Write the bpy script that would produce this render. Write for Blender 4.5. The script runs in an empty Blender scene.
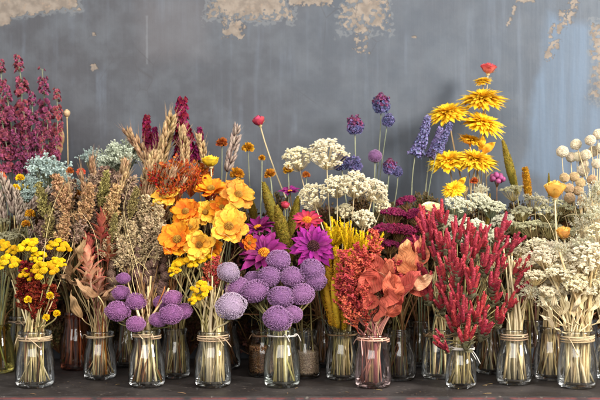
import bpy, math, random
import numpy as np
from mathutils import Vector, Matrix, noise as mnoise

random.seed(7)
RNG = np.random.default_rng(7)
PI = math.pi
sc = bpy.context.scene

# ------------------------------------------------------------------ camera, world, lights
CAM_D, CAM_H, FPX = 1.60, 0.2667, 913.6      # metres to the front jars, eye height over the shelf, focal length in photo pixels
WALL_Y = 0.36
cam_data = bpy.data.cameras.new("camera")
cam = bpy.data.objects.new("camera", cam_data)
sc.collection.objects.link(cam)
cam.location = (0, -CAM_D, CAM_H)
cam.rotation_euler = (PI / 2, 0, 0)
cam_data.sensor_width = 36
cam_data.lens = 36 * FPX / 600
cam_data.shift_y = 34 / 600
cam_data.clip_end = 50
cam_data.dof.use_dof = True
cam_data.dof.focus_distance = 1.60
cam_data.dof.aperture_fstop = 5.0
sc.camera = cam

world = bpy.data.worlds.new("World")
sc.world = world
world.use_nodes = True
bg = world.node_tree.nodes["Background"]
bg.inputs[0].default_value = (0.92, 0.96, 1.0, 1)
bg.inputs[1].default_value = 0.34


def area(name, loc, target, size, power, col, sy=None):
    l = bpy.data.lights.new(name, "AREA")
    l.energy = power
    l.color = col
    l.size = size
    if sy:
        l.shape = "RECTANGLE"
        l.size_y = sy
    o = bpy.data.objects.new(name, l)
    sc.collection.objects.link(o)
    o.location = loc
    o.rotation_euler = (Vector(target) - Vector(loc)).to_track_quat("-Z", "Y").to_euler()
    return o


area("window_light", (2.25, -1.75, 1.45), (0.05, 0.1, 0.25), 0.7, 140, (1.0, 0.97, 0.92), 0.9)
area("fill_light", (-0.5, -2.2, 1.5), (0, 0.05, 0.15), 2.5, 70, (1.0, 0.975, 0.94), 1.7)  # soft frontal fill, added to brighten the flowers and jars
sc.view_settings.view_transform = "Standard"
sc.view_settings.look = "None"
sc.view_settings.exposure = 0.30
sc.view_settings.gamma = 1.0
sc.render.engine = "CYCLES"
sc.cycles.use_denoising = True
sc.cycles.max_bounces = 8
sc.cycles.transparent_max_bounces = 16
sc.cycles.diffuse_bounces = 3
sc.cycles.glossy_bounces = 3
sc.cycles.transmission_bounces = 6
sc.cycles.caustics_reflective = False
sc.cycles.caustics_refractive = False

# ------------------------------------------------------------------ helpers
def srgb(c):
    out = []
    for v in c[:3]:
        v = v / 255.0
        out.append(v / 12.92 if v <= 0.04045 else ((v + 0.055) / 1.055) ** 2.4)
    return tuple(out) + (1.0,)


def at(px, py, Y):
    d = CAM_D + Y
    return Vector(((px - 300) * d / FPX, Y, CAM_H + (234 - py) * d / FPX))


def m_per_px(Y):
    return (CAM_D + Y) / FPX


class Nodes:
    def __init__(self, mat):
        mat.use_nodes = True
        self.t = mat.node_tree
        self.t.nodes.clear()
        self.out = self.t.nodes.new("ShaderNodeOutputMaterial")

    def n(self, typ, ins=None, **kw):
        nd = self.t.nodes.new(typ)
        for k, v in kw.items():
            setattr(nd, k, v)
        for k, v in (ins or {}).items():
            self.put(nd.inputs[k], v)
        return nd

    def put(self, sock, v):
        if isinstance(v, bpy.types.NodeSocket):
            self.t.links.new(v, sock)
        elif isinstance(v, bpy.types.Node):
            self.t.links.new(v.outputs[0], sock)
        else:
            sock.default_value = v

    def m(self, op, a, b=0.0, c=None, clamp=False):
        nd = self.t.nodes.new("ShaderNodeMath")
        nd.operation = op
        nd.use_clamp = clamp
        self.put(nd.inputs[0], a)
        self.put(nd.inputs[1], b)
        if c is not None:
            self.put(nd.inputs[2], c)
        return nd.outputs[0]

    def mix(self, f, a, b, blend="MIX"):
        nd = self.t.nodes.new("ShaderNodeMix")
        nd.data_type = "RGBA"
        nd.blend_type = blend
        self.put(nd.inputs[0], f)
        self.put(nd.inputs[6], a)
        self.put(nd.inputs[7], b)
        return nd.outputs[2]

    def rng(self, v, a, b, c=0.0, d=1.0, smooth=True):
        nd = self.t.nodes.new("ShaderNodeMapRange")
        if smooth:
            nd.interpolation_type = "SMOOTHSTEP"
        self.put(nd.inputs[0], v)
        for i, x in enumerate((a, b, c, d)):
            nd.inputs[i + 1].default_value = x
        return nd.outputs[0]


MATS = {}


def plant_mat(name, base, tip=None, rough=0.75, trans=0.22, vary=0.45, hue=0.02, nscale=220, bump=0.25, edge=1.0, vein=0, fade=.3):
    """Petal, leaf and stem material: a colour running from the base of each piece to its tip, varied piece by piece."""
    if name in MATS:
        return MATS[name]
    mat = bpy.data.materials.new(name)
    N = Nodes(mat)
    att = N.n("ShaderNodeAttribute", attribute_name="col")
    sep = N.n("ShaderNodeSeparateColor", {0: att.outputs["Color"]})
    t, r = sep.outputs[0], sep.outputs[1]
    tc = N.n("ShaderNodeTexCoord")
    geo = N.n("ShaderNodeNewGeometry")
    nz = N.n("ShaderNodeTexNoise", {"Vector": geo.outputs["Position"], "Scale": nscale, "Detail": 3.0})
    oi = N.n("ShaderNodeObjectInfo")
    tt = N.m("POWER", N.m("ADD", t, N.m("MULTIPLY", N.m("SUBTRACT", nz.outputs["Fac"], 0.5), 0.5), clamp=True), edge)
    col = N.mix(tt, srgb(base), srgb(tip or base))
    val = N.m("ADD", N.m("MULTIPLY", r, vary), 1.0 - vary * 0.55)
    val = N.m("MULTIPLY", val, N.m("ADD", N.m("MULTIPLY", oi.outputs["Random"], 0.22), 0.89))
    val = N.m("MULTIPLY", val, N.m("ADD", N.m("MULTIPLY", nz.outputs["Fac"], 0.6), 0.7))
    hh = N.m("ADD", N.m("MULTIPLY", N.m("SUBTRACT", N.m("FRACT", N.m("MULTIPLY", r, 7.31)), 0.5), hue * 1.4),
             N.m("ADD", N.m("MULTIPLY", N.m("SUBTRACT", oi.outputs["Random"], 0.5), hue), 0.5))
    hs = N.n("ShaderNodeHueSaturation", {"Hue": hh, "Saturation": 1.0, "Value": val, "Color": col})
    hgt = nz.outputs["Fac"]
    dry = N.n("ShaderNodeTexNoise", {"Vector": geo.outputs["Position"], "Scale": 75.0, "Detail": 4.0, "Roughness": .7}).outputs["Fac"]
    out_col = N.mix(N.m("MULTIPLY", N.rng(dry, .5, .72), fade), hs.outputs[0], N.mix(.5, hs.outputs[0], srgb((150, 118, 84))))
    if vein:
        vv = N.m("ABSOLUTE", N.m("SUBTRACT", sep.outputs[2], .5))
        if vein == 1:        # parallel petal veins
            ph = N.m("ADD", N.m("MULTIPLY", vv, 62.0), N.m("MULTIPLY", nz.outputs["Fac"], 2.5))
        else:                # side veins off a midrib
            ph = N.m("ADD", N.m("SUBTRACT", N.m("MULTIPLY", t, 52.0), N.m("MULTIPLY", vv, 46.0)), N.m("MULTIPLY", nz.outputs["Fac"], 3.0))
        sv = N.rng(N.m("SINE", ph), .3, 1.0)
        if vein == 2:
            sv = N.m("MAXIMUM", sv, N.rng(vv, .035, .01))
        out_col = N.mix(N.m("MULTIPLY", sv, .28), out_col, N.mix(.55, out_col, srgb((110, 50, 24))))
        hgt = N.m("SUBTRACT", hgt, N.m("MULTIPLY", sv, .8))
    bp = N.n("ShaderNodeBump", {"Strength": bump, "Distance": 0.001, "Height": hgt})
    p = N.n("ShaderNodeBsdfPrincipled", {"Base Color": out_col, "Roughness": rough, "Normal": bp.outputs[0],
                                         "Specular IOR Level": 0.25})
    if trans > 0:
        tr = N.n("ShaderNodeBsdfTranslucent", {"Color": out_col})
        mx = N.n("ShaderNodeMixShader", {0: trans, 1: p.outputs[0], 2: tr.outputs[0]})
        N.put(N.out.inputs[0], mx.outputs[0])
    else:
        N.put(N.out.inputs[0], p.outputs[0])
    MATS[name] = mat
    return mat


# ---- mesh buffer
class Buf:
    def __init__(self):
        self.v, self.q, self.t3, self.c, self.n = [], [], [], [], 0

    def add(self, V, Q=None, T=None, t=None, r=0.5, b=0.5):
        V = np.asarray(V, float).reshape(-1, 3)
        k = len(V)
        c = np.zeros((k, 4))
        c[:, 0] = 0.5 if t is None else t
        c[:, 1] = r
        c[:, 2] = b
        c[:, 3] = 1
        self.v.append(V)
        self.c.append(c)
        if Q is not None and len(Q):
            self.q.append(np.asarray(Q, int).reshape(-1, 4) + self.n)
        if T is not None and len(T):
            self.t3.append(np.asarray(T, int).reshape(-1, 3) + self.n)
        self.n += k

    def inst(self, tp, M, O, r=None):
        """tp = (V, Q, T, t); M (N,3,3) with the piece's axes in columns; O (N,3)."""
        V, Q, T, t = tp[:4]
        vb = tp[4] if len(tp) > 4 else np.full(len(V), .5)
        M = np.asarray(M, float)
        O = np.asarray(O, float)
        n, k = len(O), len(V)
        if n == 0:
            return
        W = np.einsum("nij,kj->nki", M, V) + O[:, None, :]
        rr = RNG.random(n) if r is None else np.broadcast_to(r, (n,))
        off = (np.arange(n) * k)[:, None, None]
        q = (np.asarray(Q, int).reshape(1, -1, 4) + off).reshape(-1, 4) if len(Q) else None
        T3 = (np.asarray(T, int).reshape(1, -1, 3) + off).reshape(-1, 3) if len(T) else None
        self.add(W.reshape(-1, 3), q, T3, np.tile(t, n), np.repeat(rr, k), np.tile(vb, n))

    def mesh(self, name, mat, smooth=True):
        V = np.concatenate(self.v)
        C = np.concatenate(self.c)
        q = np.concatenate(self.q) if self.q else np.zeros((0, 4), int)
        t = np.concatenate(self.t3) if self.t3 else np.zeros((0, 3), int)
        me = bpy.data.meshes.new(name)
        me.vertices.add(len(V))
        me.vertices.foreach_set("co", V.astype(np.float32).ravel())
        nl = q.size + t.size
        me.loops.add(nl)
        me.loops.foreach_set("vertex_index", np.concatenate([q.ravel(), t.ravel()]).astype(np.int32))
        me.polygons.add(len(q) + len(t))
        ls = np.concatenate([np.arange(len(q)) * 4, q.size + np.arange(len(t)) * 3]).astype(np.int32)
        me.polygons.foreach_set("loop_start", ls)
        me.polygons.foreach_set("use_smooth", np.full(len(q) + len(t), smooth))
        me.update(calc_edges=True)
        a = me.color_attributes.new("col", "FLOAT_COLOR", "POINT")
        a.data.foreach_set("color", C.astype(np.float32).ravel())
        me.materials.append(mat)
        return me


def frames(X, up=(0, 0, 1), roll=None):
    """Rotation matrices with local +X along X and +Z as near to up as it goes."""
    X = np.asarray(X, float)
    X = X / np.linalg.norm(X, axis=1, keepdims=True)
    U = np.broadcast_to(np.asarray(up, float), X.shape)
    Yv = np.cross(U, X)
    l = np.linalg.norm(Yv, axis=1, keepdims=True)
    Yv = np.where(l > 1e-4, Yv / np.maximum(l, 1e-4), np.array([0, 1.0, 0]))
    Z = np.cross(X, Yv)
    if roll is not None:
        c, s = np.cos(roll)[:, None], np.sin(roll)[:, None]
        Yv, Z = Yv * c + Z * s, Z * c - Yv * s
    return np.stack([X, Yv, Z], axis=2)


def grid_faces(nu, nv):
    i, j = np.meshgrid(np.arange(nu - 1), np.arange(nv - 1), indexing="ij")
    a = (i * nv + j).ravel()
    return np.stack([a, a + nv, a + nv + 1, a + 1], axis=1)


def petal(nu=6, nv=3, w=0.3, a=1.0, b=0.6, cup=0.3, curl=-0.1, ruffle=0.0, seed=0, point=0.0, w0=0.1):
    rs = np.random.default_rng(seed)
    u = np.linspace(0, 1, nu)
    v = np.linspace(-1, 1, nv)
    U, Vv = np.meshgrid(u, v, indexing="ij")
    W = w * (w0 * (1 - U) + np.clip(np.sin(PI * np.clip(U, 0, 1) ** a), 0, 1) ** b)
    x = U * (1 - point * 0.0) - 0.06 * Vv ** 2 * U
    y = Vv * W
    z = curl * U ** 2 + cup * (Vv ** 2) * W
    if ruffle:
        ph = rs.random() * 6
        z = z + ruffle * U * (np.sin(Vv * 5 + ph) * 0.6 + 0.6 * rs.standard_normal(U.shape) * (U > 0.4))
        x = x + ruffle * 0.5 * rs.standard_normal(U.shape) * (U > 0.6)
    V = np.stack([x, y, z], axis=-1).reshape(-1, 3)
    return V, grid_faces(nu, nv), np.zeros((0, 3), int), U.ravel(), (Vv * 0.5 + 0.5).ravel()


def spike_t(w=0.12):
    V = np.array([[0, -w, 0], [0, w * 0.5, w * 0.87], [0, w * 0.5, -w * 0.87], [0.55, -w * 1.1, 0], [0.55, w * .55, w * .95], [0.55, w * .55, -w * .95], [1, 0, 0]])
    Q = [[0, 1, 4, 3], [1, 2, 5, 4], [2, 0, 3, 5]]
    T = [[3, 4, 6], [4, 5, 6], [5, 3, 6]]
    return V, np.array(Q), np.array(T), np.array([0, 0, 0, .5, .5, .5, 1.0])


def hair_t(w=0.02, bend=0.15):
    V = np.array([[0, -w, 0], [0, w, 0], [0, 0, w * 1.6], [0.5, -w * .7, bend * .3], [0.5, w * .7, bend * .3], [0.5, 0, w + bend * .3], [1, 0, bend]])
    Q = [[0, 1, 4, 3], [1, 2, 5, 4], [2, 0, 3, 5]]
    T = [[3, 4, 6], [4, 5, 6], [5, 3, 6]]
    return V, np.array(Q), np.array(T), np.array([0, 0, 0, .5, .5, .5, 1.0])


def ball_t(nu=8, nv=5, rough=0.0, seed=0):
    rs = np.random.default_rng(seed)
    V = [[0, 0, -1]]
    t = [0]
    for j in range(1, nv):
        th = PI * j / nv
        for i in range(nu):
            ph = 2 * PI * i / nu
            k = 1 + rough * rs.standard_normal()
            V.append([k * math.sin(th) * math.cos(ph), k * math.sin(th) * math.sin(ph), -k * math.cos(th)])
            t.append(j / nv)
    V.append([0, 0, 1])
    t.append(1)
    T, Q = [], []
    for i in range(nu):
        T.append([0, 1 + (i + 1) % nu, 1 + i])
        T.append([len(V) - 1, 1 + (nv - 2) * nu + i, 1 + (nv - 2) * nu + (i + 1) % nu])
        for j in range(nv - 2):
            a, b = 1 + j * nu + i, 1 + j * nu + (i + 1) % nu
            Q.append([a, b, b + nu, a + nu])
    return np.array(V, float), np.array(Q), np.array(T), np.array(t, float)


def tube(buf, pts, rad, k=6, t0=0.0, t1=1.0, r=None, cap=True):
    P = np.asarray(pts, float)
    n = len(P)
    R = np.broadcast_to(np.asarray(rad, float), (n,))
    D = np.gradient(P, axis=0)
    D /= np.maximum(np.linalg.norm(D, axis=1, keepdims=True), 1e-9)
    ref = np.array([0.0, 1, 0]) if abs(D[:, 1]).mean() < 0.9 else np.array([1.0, 0, 0])
    A = np.cross(D, ref)
    A /= np.maximum(np.linalg.norm(A, axis=1, keepdims=True), 1e-9)
    B = np.cross(D, A)
    ph = np.linspace(0, 2 * PI, k, endpoint=False)
    V = P[:, None] + R[:, None, None] * (A[:, None] * np.cos(ph)[None, :, None] + B[:, None] * np.sin(ph)[None, :, None])
    Q = []
    for i in range(n - 1):
        for j in range(k):
            a, b = i * k + j, i * k + (j + 1) % k
            Q.append([a, b, b + k, a + k])
    V = V.reshape(-1, 3)
    t = np.repeat(np.linspace(t0, t1, n), k)
    T = []
    if cap:
        V = np.vstack([V, P[:1], P[-1:]])
        t = np.append(t, [t0, t1])
        for j in range(k):
            T.append([n * k, (j + 1) % k, j])
            T.append([n * k + 1, (n - 1) * k + j, (n - 1) * k + (j + 1) % k])
    buf.add(V, Q, T, t, random.random() if r is None else r)


def fib(n, zmin=-1.0):
    i = np.arange(n) + 0.5
    z = 1 - (1 - zmin) * i / n
    ph = i * PI * (3 - math.sqrt(5))
    s = np.sqrt(np.maximum(0, 1 - z * z))
    return np.stack([s * np.cos(ph), s * np.sin(ph), z], axis=1)


def diag(M, s):
    s = np.asarray(s, float)
    if s.ndim == 1:
        s = s[:, None] * np.ones((1, 3))
    return M * s[:, None, :]


# ------------------------------------------------------------------ bloom library: every function returns [(part name, mesh), ...], unit size, facing +Z
LIB = {}


def lib(key, fn, variants=3):
    if key not in LIB:
        LIB[key] = [fn(i) for i in range(variants)]
    return random.choice(LIB[key])


def ring(buf, tps, n, r0, length, elev, jit=0.08, ejit=0.08, z0=0.0, ph0=None, ljit=0.1):
    ph0 = random.random() * 6 if ph0 is None else ph0
    for i in range(n):
        ph = ph0 + 2 * PI * i / n + random.gauss(0, jit)
        e = elev + random.gauss(0, ejit)
        x = np.array([[math.cos(ph) * math.cos(e), math.sin(ph) * math.cos(e), math.sin(e)]])
        M = frames(x, roll=np.array([random.gauss(0, 0.15)]))
        L = length * (1 + random.gauss(0, ljit))
        buf.inst(random.choice(tps), diag(M, np.array([[L, length, length]])), [[math.cos(ph) * r0, math.sin(ph) * r0, z0]])


def center_disc(buf, r, h, n, s, z0=0.0):
    D = fib(n, 0.05)
    P = D * np.array([r, r, h]) + np.array([0, 0, z0])
    V, Q, T, t = ball_t(12, 6)
    buf.add(V * np.array([r * .95, r * .95, h * .9]) + np.array([0, 0, z0]), Q, T, t * 0.3, 0.3)
    buf.inst(spike_t(0.4), diag(frames(D), np.full(n, s)), P)


def make_daisy(pm, cm, n=18, layers=2, w=0.17, elev=0.15, curl=-0.15, cup=0.5, b=0.55, cr=0.24, a=1.25):
    def fn(i):
        pb, cb = Buf(), Buf()
        tps = [petal(8, 5, w, a, b, cup, curl * (0.5 + k * 0.4), 0.02, k + i * 10) for k in range(4)]
        for l in range(layers):
            ring(pb, tps, n - 2 * l, cr * 0.6, 0.8 - 0.12 * l, elev + 0.22 * l, z0=0.03 * l)
        center_disc(cb, cr, cr * 0.5, 90, 0.07, 0.05)
        return [("petals", pb.mesh("petals", pm)), ("flower_center", cb.mesh("flower_center", cm))]
    return fn


def make_ruffled(pm, cm):
    def fn(i):
        pb, cb = Buf(), Buf()
        tps = [petal(12, 9, 0.36, 1.7, 0.42, 0.25, -0.12 + 0.1 * k, 0.055, k + i * 7) for k in range(5)]
        ring(pb, tps, 8, 0.1, 0.92, 0.05, z0=0.0, ejit=.14, ljit=.08)
        ring(pb, tps, 7, 0.08, 0.74, 0.32, z0=0.04, ejit=.14, ljit=.14)
        center_disc(cb, 0.17, 0.14, 70, 0.09, 0.08)
        return [("petals", pb.mesh("petals", pm)), ("flower_center", cb.mesh("flower_center", cm))]
    return fn


def make_mum(pm, cm):
    def fn(i):
        pb, cb = Buf(), Buf()
        tps = [petal(7, 3, 0.095, 1.15, 0.4, 0.4, -0.03 - 0.05 * k, 0.008, k + i * 9) for k in range(4)]
        for l, (n, L, e) in enumerate(((26, 0.97, -0.34), (34, 0.98, -0.18), (36, 0.95, -0.02), (34, 0.86, 0.14), (34, 0.74, 0.3), (30, 0.62, 0.48), (26, 0.5, 0.7), (18, 0.38, 1.05))):
            ring(pb, tps, n, 0.08, L, e, jit=0.12, z0=0.03 * l, ljit=0.14)
        for k in range(len(pb.v)):
            pb.v[k] = pb.v[k] * np.array([1, 1, .72])
        V, Q, T, t = ball_t(10, 6)
        cb.add(V * np.array([.16, .16, .2]) + np.array([0, 0, -.16]), Q, T, t, 0.4)
        ring(cb, [petal(5, 3, 0.2, 1, .5, .3, .1)], 8, 0.05, 0.25, -0.5, z0=-0.15)
        return [("petals", pb.mesh("petals", pm)), ("calyx", cb.mesh("calyx", cm))]
    return fn


def make_pompon(pm, n=70, w=0.3):
    """Small ruffled bud: marigold-like."""
    def fn(i):
        pb = Buf()
        D = fib(n, -0.5)
        D = D + RNG.normal(0, 0.12, D.shape)
        tp = petal(5, 3, w, 1.4, 0.5, 0.4, 0.1, 0.05, i)
        pb.inst(tp, diag(frames(D, roll=RNG.random(n) * 6), 0.6 + 0.15 * RNG.random(n)), D * 0.3 * np.array([1, 1, .8]))
        V, Q, T, t = ball_t(8, 6)
        pb.add(V * .45, Q, T, t * 0, .2)
        return [("petals", pb.mesh("petals", pm))]
    return fn


def make_globe(pm, n=1300, L=0.105, w=0.2, flat=0.86):
    def fn(i):
        pb = Buf()
        D = fib(n)
        D = D + RNG.normal(0, 0.035, D.shape)
        D /= np.linalg.norm(D, axis=1, keepdims=True)
        lump = np.array([1 + 0.16 * mnoise.noise(Vector(d) * 1.3 + Vector((i * 7.1, 0, 0))) + .06 * mnoise.noise(Vector(d) * 4 + Vector((i * 3.1, 5, 0))) for d in D])
        core = 0.82
        P = D * core * lump[:, None]
        pb.inst(spike_t(w), diag(frames(D + RNG.normal(0, 0.12, D.shape), roll=RNG.random(n) * 6), L * (0.7 + 0.6 * RNG.random(n))), P)
        V, Q, T, t = ball_t(18, 12)
        pb.add(V * core * .9, Q, T, t * 0, 0.35)
        for k in range(len(pb.v)):
            pb.v[k] = pb.v[k] * np.array([1, 1, flat]) + np.array([0, 0, 0.75])
        sb = Buf()
        ring(sb, [petal(5, 3, 0.16, 1, .5, .3, .15)], 11, 0.05, 0.5, 0.05, z0=-0.08, ejit=0.2)
        return [("flower_head", pb.mesh("flower_head", pm)), ("bracts", sb.mesh("bracts", STEMGREEN))]
    return fn


def make_billy(pm):
    def fn(i):
        pb = Buf()
        D = fib(520)
        V, Q, T, t = ball_t(5, 4)
        n = len(D)
        pb.inst((V, Q, T, t), diag(frames(D), 0.075 + 0.02 * RNG.random(n)), D * np.array([[0.93 + .09 * mnoise.noise(Vector(d) * 1.8 + Vector((i * 4.0, 0, 0)))] for d in D]) + RNG.normal(0, .022, D.shape))
        V, Q, T, t = ball_t(16, 10)
        pb.add(V * .88, Q, T, t * 0, .3)
        for k in range(len(pb.v)):
            pb.v[k] = pb.v[k] * np.array([1, 1, .96]) + np.array([0, 0, .9])
        return [("flower_head", pb.mesh("flower_head", pm))]
    return fn


def ray_path(a, b, bow=0.25, n=5):
    a, b = np.asarray(a, float), np.asarray(b, float)
    s = np.linspace(0, 1, n)[:, None]
    mid = a + (b - a) * 0.5
    mid[2] -= bow * np.linalg.norm((b - a)[:2]) * 0.5
    mid[:2] += (b - a)[:2] * 0.12
    return (1 - s) ** 2 * a + 2 * s * (1 - s) * mid + s ** 2 * b


def make_umbel(fm, sm, n=26, per=16, dome=0.3, cl=0.17, fs=0.055, depth=0.8, flatc=0.35, rad=0.014, star=True, uneven=0.06):
    def fn(i):
        fb, sb = Buf(), Buf()
        st = petal(3, 3, 0.5, 1.0, 0.5, 0.2, 0.05)
        for k in range(n):
            rr = math.sqrt((k + 0.5) / n)
            ph = k * 2.39996 + random.gauss(0, 0.2)
            r = rr * (1 - cl * 0.6) * (1 + random.gauss(0, 0.05))
            c = np.array([r * math.cos(ph), r * math.sin(ph), dome * (1 - rr * rr) + random.gauss(0, uneven)])
            tube(sb, ray_path((0, 0, -depth), c - [0, 0, cl * .3]), np.linspace(rad * 1.3, rad * .8, 5), 4)
            m = int(per * random.uniform(.7, 1.2))
            q = RNG.normal(0, 1, (m, 3))
            q /= np.linalg.norm(q, axis=1, keepdims=True)
            q[:, 2] = np.abs(q[:, 2])
            cs = cl * random.uniform(0.75, 1.2)
            P = c + q * np.array([cs, cs, cs * flatc * 2]) * np.sqrt(RNG.random((m, 1)))
            if star:
                for s in range(5):
                    a = s * 2 * PI / 5 + RNG.random(m)
                    X = np.stack([np.cos(a), np.sin(a), 0.25 + RNG.normal(0, .2, m)], axis=1)
                    fb.inst(st, diag(frames(X), np.full(m, fs)), P)
            else:
                fb.inst(ball_t(5, 4, 0.15, i), diag(frames(q + [0, 0, .3]), fs * (0.7 + .6 * RNG.random(m))), P)
        return [("florets", fb.mesh("florets", fm)), ("branches", sb.mesh("branches", sm))]
    return fn


def make_buttons(fm, sm, n=16, s=0.2, dome=0.55, depth=1.3):
    def fn(i):
        fb, sb = Buf(), Buf()
        for k in range(n):
            rr = math.sqrt((k + 0.5) / n)
            ph = k * 2.39996 + random.gauss(0, 0.2)
            r = rr * 0.85
            c = np.array([r * math.cos(ph), r * math.sin(ph), dome * (1 - rr * rr) + random.gauss(0, .12)])
            tube(sb, ray_path((0, 0, -depth), c), 0.03, 4)
            ss = s * random.uniform(.75, 1.15)
            V, Q, T, t = ball_t(10, 6, 0.02, k)
            fb.add(V * ss * np.array([1, 1, .8]) + c, Q, T, t * 0.4, random.random())
            D = fib(60, -.2)
            fb.inst(ball_t(4, 3), diag(frames(D), np.full(60, ss * .17)), D * ss * np.array([1, 1, .8]) + c, r=random.random())
        return [("blossoms", fb.mesh("blossoms", fm)), ("branches", sb.mesh("branches", sm))]
    return fn


def make_fingers(fm, cm, n=5, L=(0.75, 1.4), r=0.185, spread=0.55, scales=300, calyx=True):
    """Cockscomb: a tuft of fuzzy tapering fingers over small green bracts."""
    def fn(i):
        fb, cb = Buf(), Buf()
        tp = petal(4, 3, 0.42, 1.0, 0.6, 0.5, 0.25)
        for k in range(n):
            e = 0 if k == 0 else spread * random.uniform(.5, 1.3)
            ph = k * 2.4 + random.gauss(0, .3)
            d = np.array([math.sin(e) * math.cos(ph), math.sin(e) * math.sin(ph), math.cos(e)])
            ln = random.uniform(*L) * (1 - 0.25 * (e > spread))
            s = np.linspace(0, 1, 7)[:, None]
            bend = np.array([0, 0, 0.25]) * ln + RNG.normal(0, .06, 3)
            base = np.array([0.08 * math.cos(ph), 0.08 * math.sin(ph), random.uniform(-.45, 0.1) if k else 0])
            P = base + d * ln * s + bend * s ** 2
            R = r * random.uniform(.75, 1.15) * (0.55 + 0.55 * np.sin(PI * (0.15 + 0.75 * s[:, 0])))
            R = R * np.linspace(1, 0.62, 7)
            tube(fb, P, R * .8, 6, 0.0, 0.5)
            m = scales
            u = RNG.random(m)
            a = RNG.random(m) * 2 * PI
            C = np.stack([np.interp(u, s[:, 0], P[:, j]) for j in range(3)], axis=1)
            rad = np.interp(u, s[:, 0], R)
            ax = d + bend
            ax = ax / np.linalg.norm(ax)
            A = np.cross(ax, [0.3, 1, 0.2]); A /= np.linalg.norm(A)
            B = np.cross(ax, A)
            O = A * np.cos(a)[:, None] + B * np.sin(a)[:, None]
            X = O * 0.75 + ax * 0.85
            fb.inst(tp, diag(frames(X, roll=RNG.normal(0, .5, m)), min(r, .095) * (0.65 + .4 * RNG.random(m))), C + O * (rad * .72)[:, None])
        if calyx:
            for z, ll in ((-0.7, .7), (-0.45, .7), (-.2, .65), (0.05, .5)):
                ring(cb, [petal(5, 3, 0.28, 1, .6, .5, .15, 0.02, 3)], 6, 0.05, ll, 0.85, z0=z, ejit=.25)
        else:
            tube(cb, [(0, 0, -.6), (0, 0, .2)], .04, 5)
        return [("flower_fingers", fb.mesh("flower_fingers", fm)), ("bracts", cb.mesh("bracts", cm))]
    return fn


def make_spike(fm, sm, n=46, r=0.11, fs=0.075, r_top=0.35, gap=0.0, petals=5, elev=0.5, wp=0.4):
    """Florets round an upright axis one unit long."""
    def fn(i):
        fb, sb = Buf(), Buf()
        s = np.linspace(0, 1, 8)
        wob = np.stack([0.03 * np.sin(s * 3 + i), 0.03 * np.sin(s * 4 + 2 * i), s], axis=1)
        tube(sb, wob, np.linspace(.012, .005, 8), 5)
        tps = [petal(5, 3, wp, 1.3, .5, .5, -.1, .08, k + 5 * i) for k in range(3)]
        for k in range(n):
            u = (k + random.random()) / n
            if gap and (math.sin(u * 22 + i) < gap - 1):
                continue
            ph = k * 2.39996
            rr = r * ((1 - u) * (1 - r_top) + r_top) * random.uniform(.6, 1.15)
            c = np.array([np.interp(u, s, wob[:, 0]) + rr * math.cos(ph), np.interp(u, s, wob[:, 1]) + rr * math.sin(ph), u])
            ssz = fs * (1.15 - 0.55 * u) * random.uniform(.8, 1.25)
            tube(sb, [(wob[int(u * 7)][0], wob[int(u * 7)][1], u - rr * .4), c], .004, 3, cap=False)
            ax = np.array([math.cos(ph), math.sin(ph), elev])
            ax /= np.linalg.norm(ax)
            A = np.cross(ax, [0, 0, 1]); A /= np.linalg.norm(A)
            B = np.cross(ax, A)
            a = np.arange(petals) * 2 * PI / petals + random.random() * 6
            X = (A * np.cos(a)[:, None] + B * np.sin(a)[:, None]) * .8 + ax * RNG.uniform(.2, .9, (petals, 1))
            fb.inst(random.choice(tps), diag(frames(X, up=ax), np.full(petals, ssz)), np.tile(c, (petals, 1)))
        return [("blossoms", fb.mesh("blossoms", fm)), ("spike_stem", sb.mesh("spike_stem", sm))]
    return fn


def make_ear(fm, n=120, r=0.07, sl=0.15, awn=0.35, curve=0.2, naw=60, sp=0.35):
    def fn(i):
        fb = Buf()
        s = np.linspace(0, 1, 9)
        ang = i * 2.1
        ax = np.stack([curve * s ** 2 * math.cos(ang), curve * s ** 2 * math.sin(ang), s * (1 - .08 * s)], axis=1)
        tube(fb, ax, np.linspace(.02, .006, 9), 5)
        u = np.sort(RNG.random(n))
        a = RNG.random(n) * 2 * PI
        C = np.stack([np.interp(u, s, ax[:, j]) for j in range(3)], axis=1)
        prof = r * np.sin(PI * (0.12 + .8 * u)) ** .6
        O = np.stack([np.cos(a), np.sin(a), np.zeros(n)], axis=1)
        X = O * sp + [0, 0, 1]
        X = X + np.gradient(ax, axis=0)[4] * .3
        fb.inst(spike_t(.17), diag(frames(X, roll=RNG.random(n) * 6), sl * (.7 + .5 * RNG.random(n))), C + O * prof[:, None] * .75)
        if naw:
            k = RNG.integers(0, n, naw)
            fb.inst(hair_t(.012, .06), diag(frames(X[k] + RNG.normal(0, .12, (naw, 3)), roll=RNG.random(naw) * 6), awn * (.6 + .6 * RNG.random(naw))), (C + O * prof[:, None])[k])
        return [("seed_head", fb.mesh("seed_head", fm))]
    return fn


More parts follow.
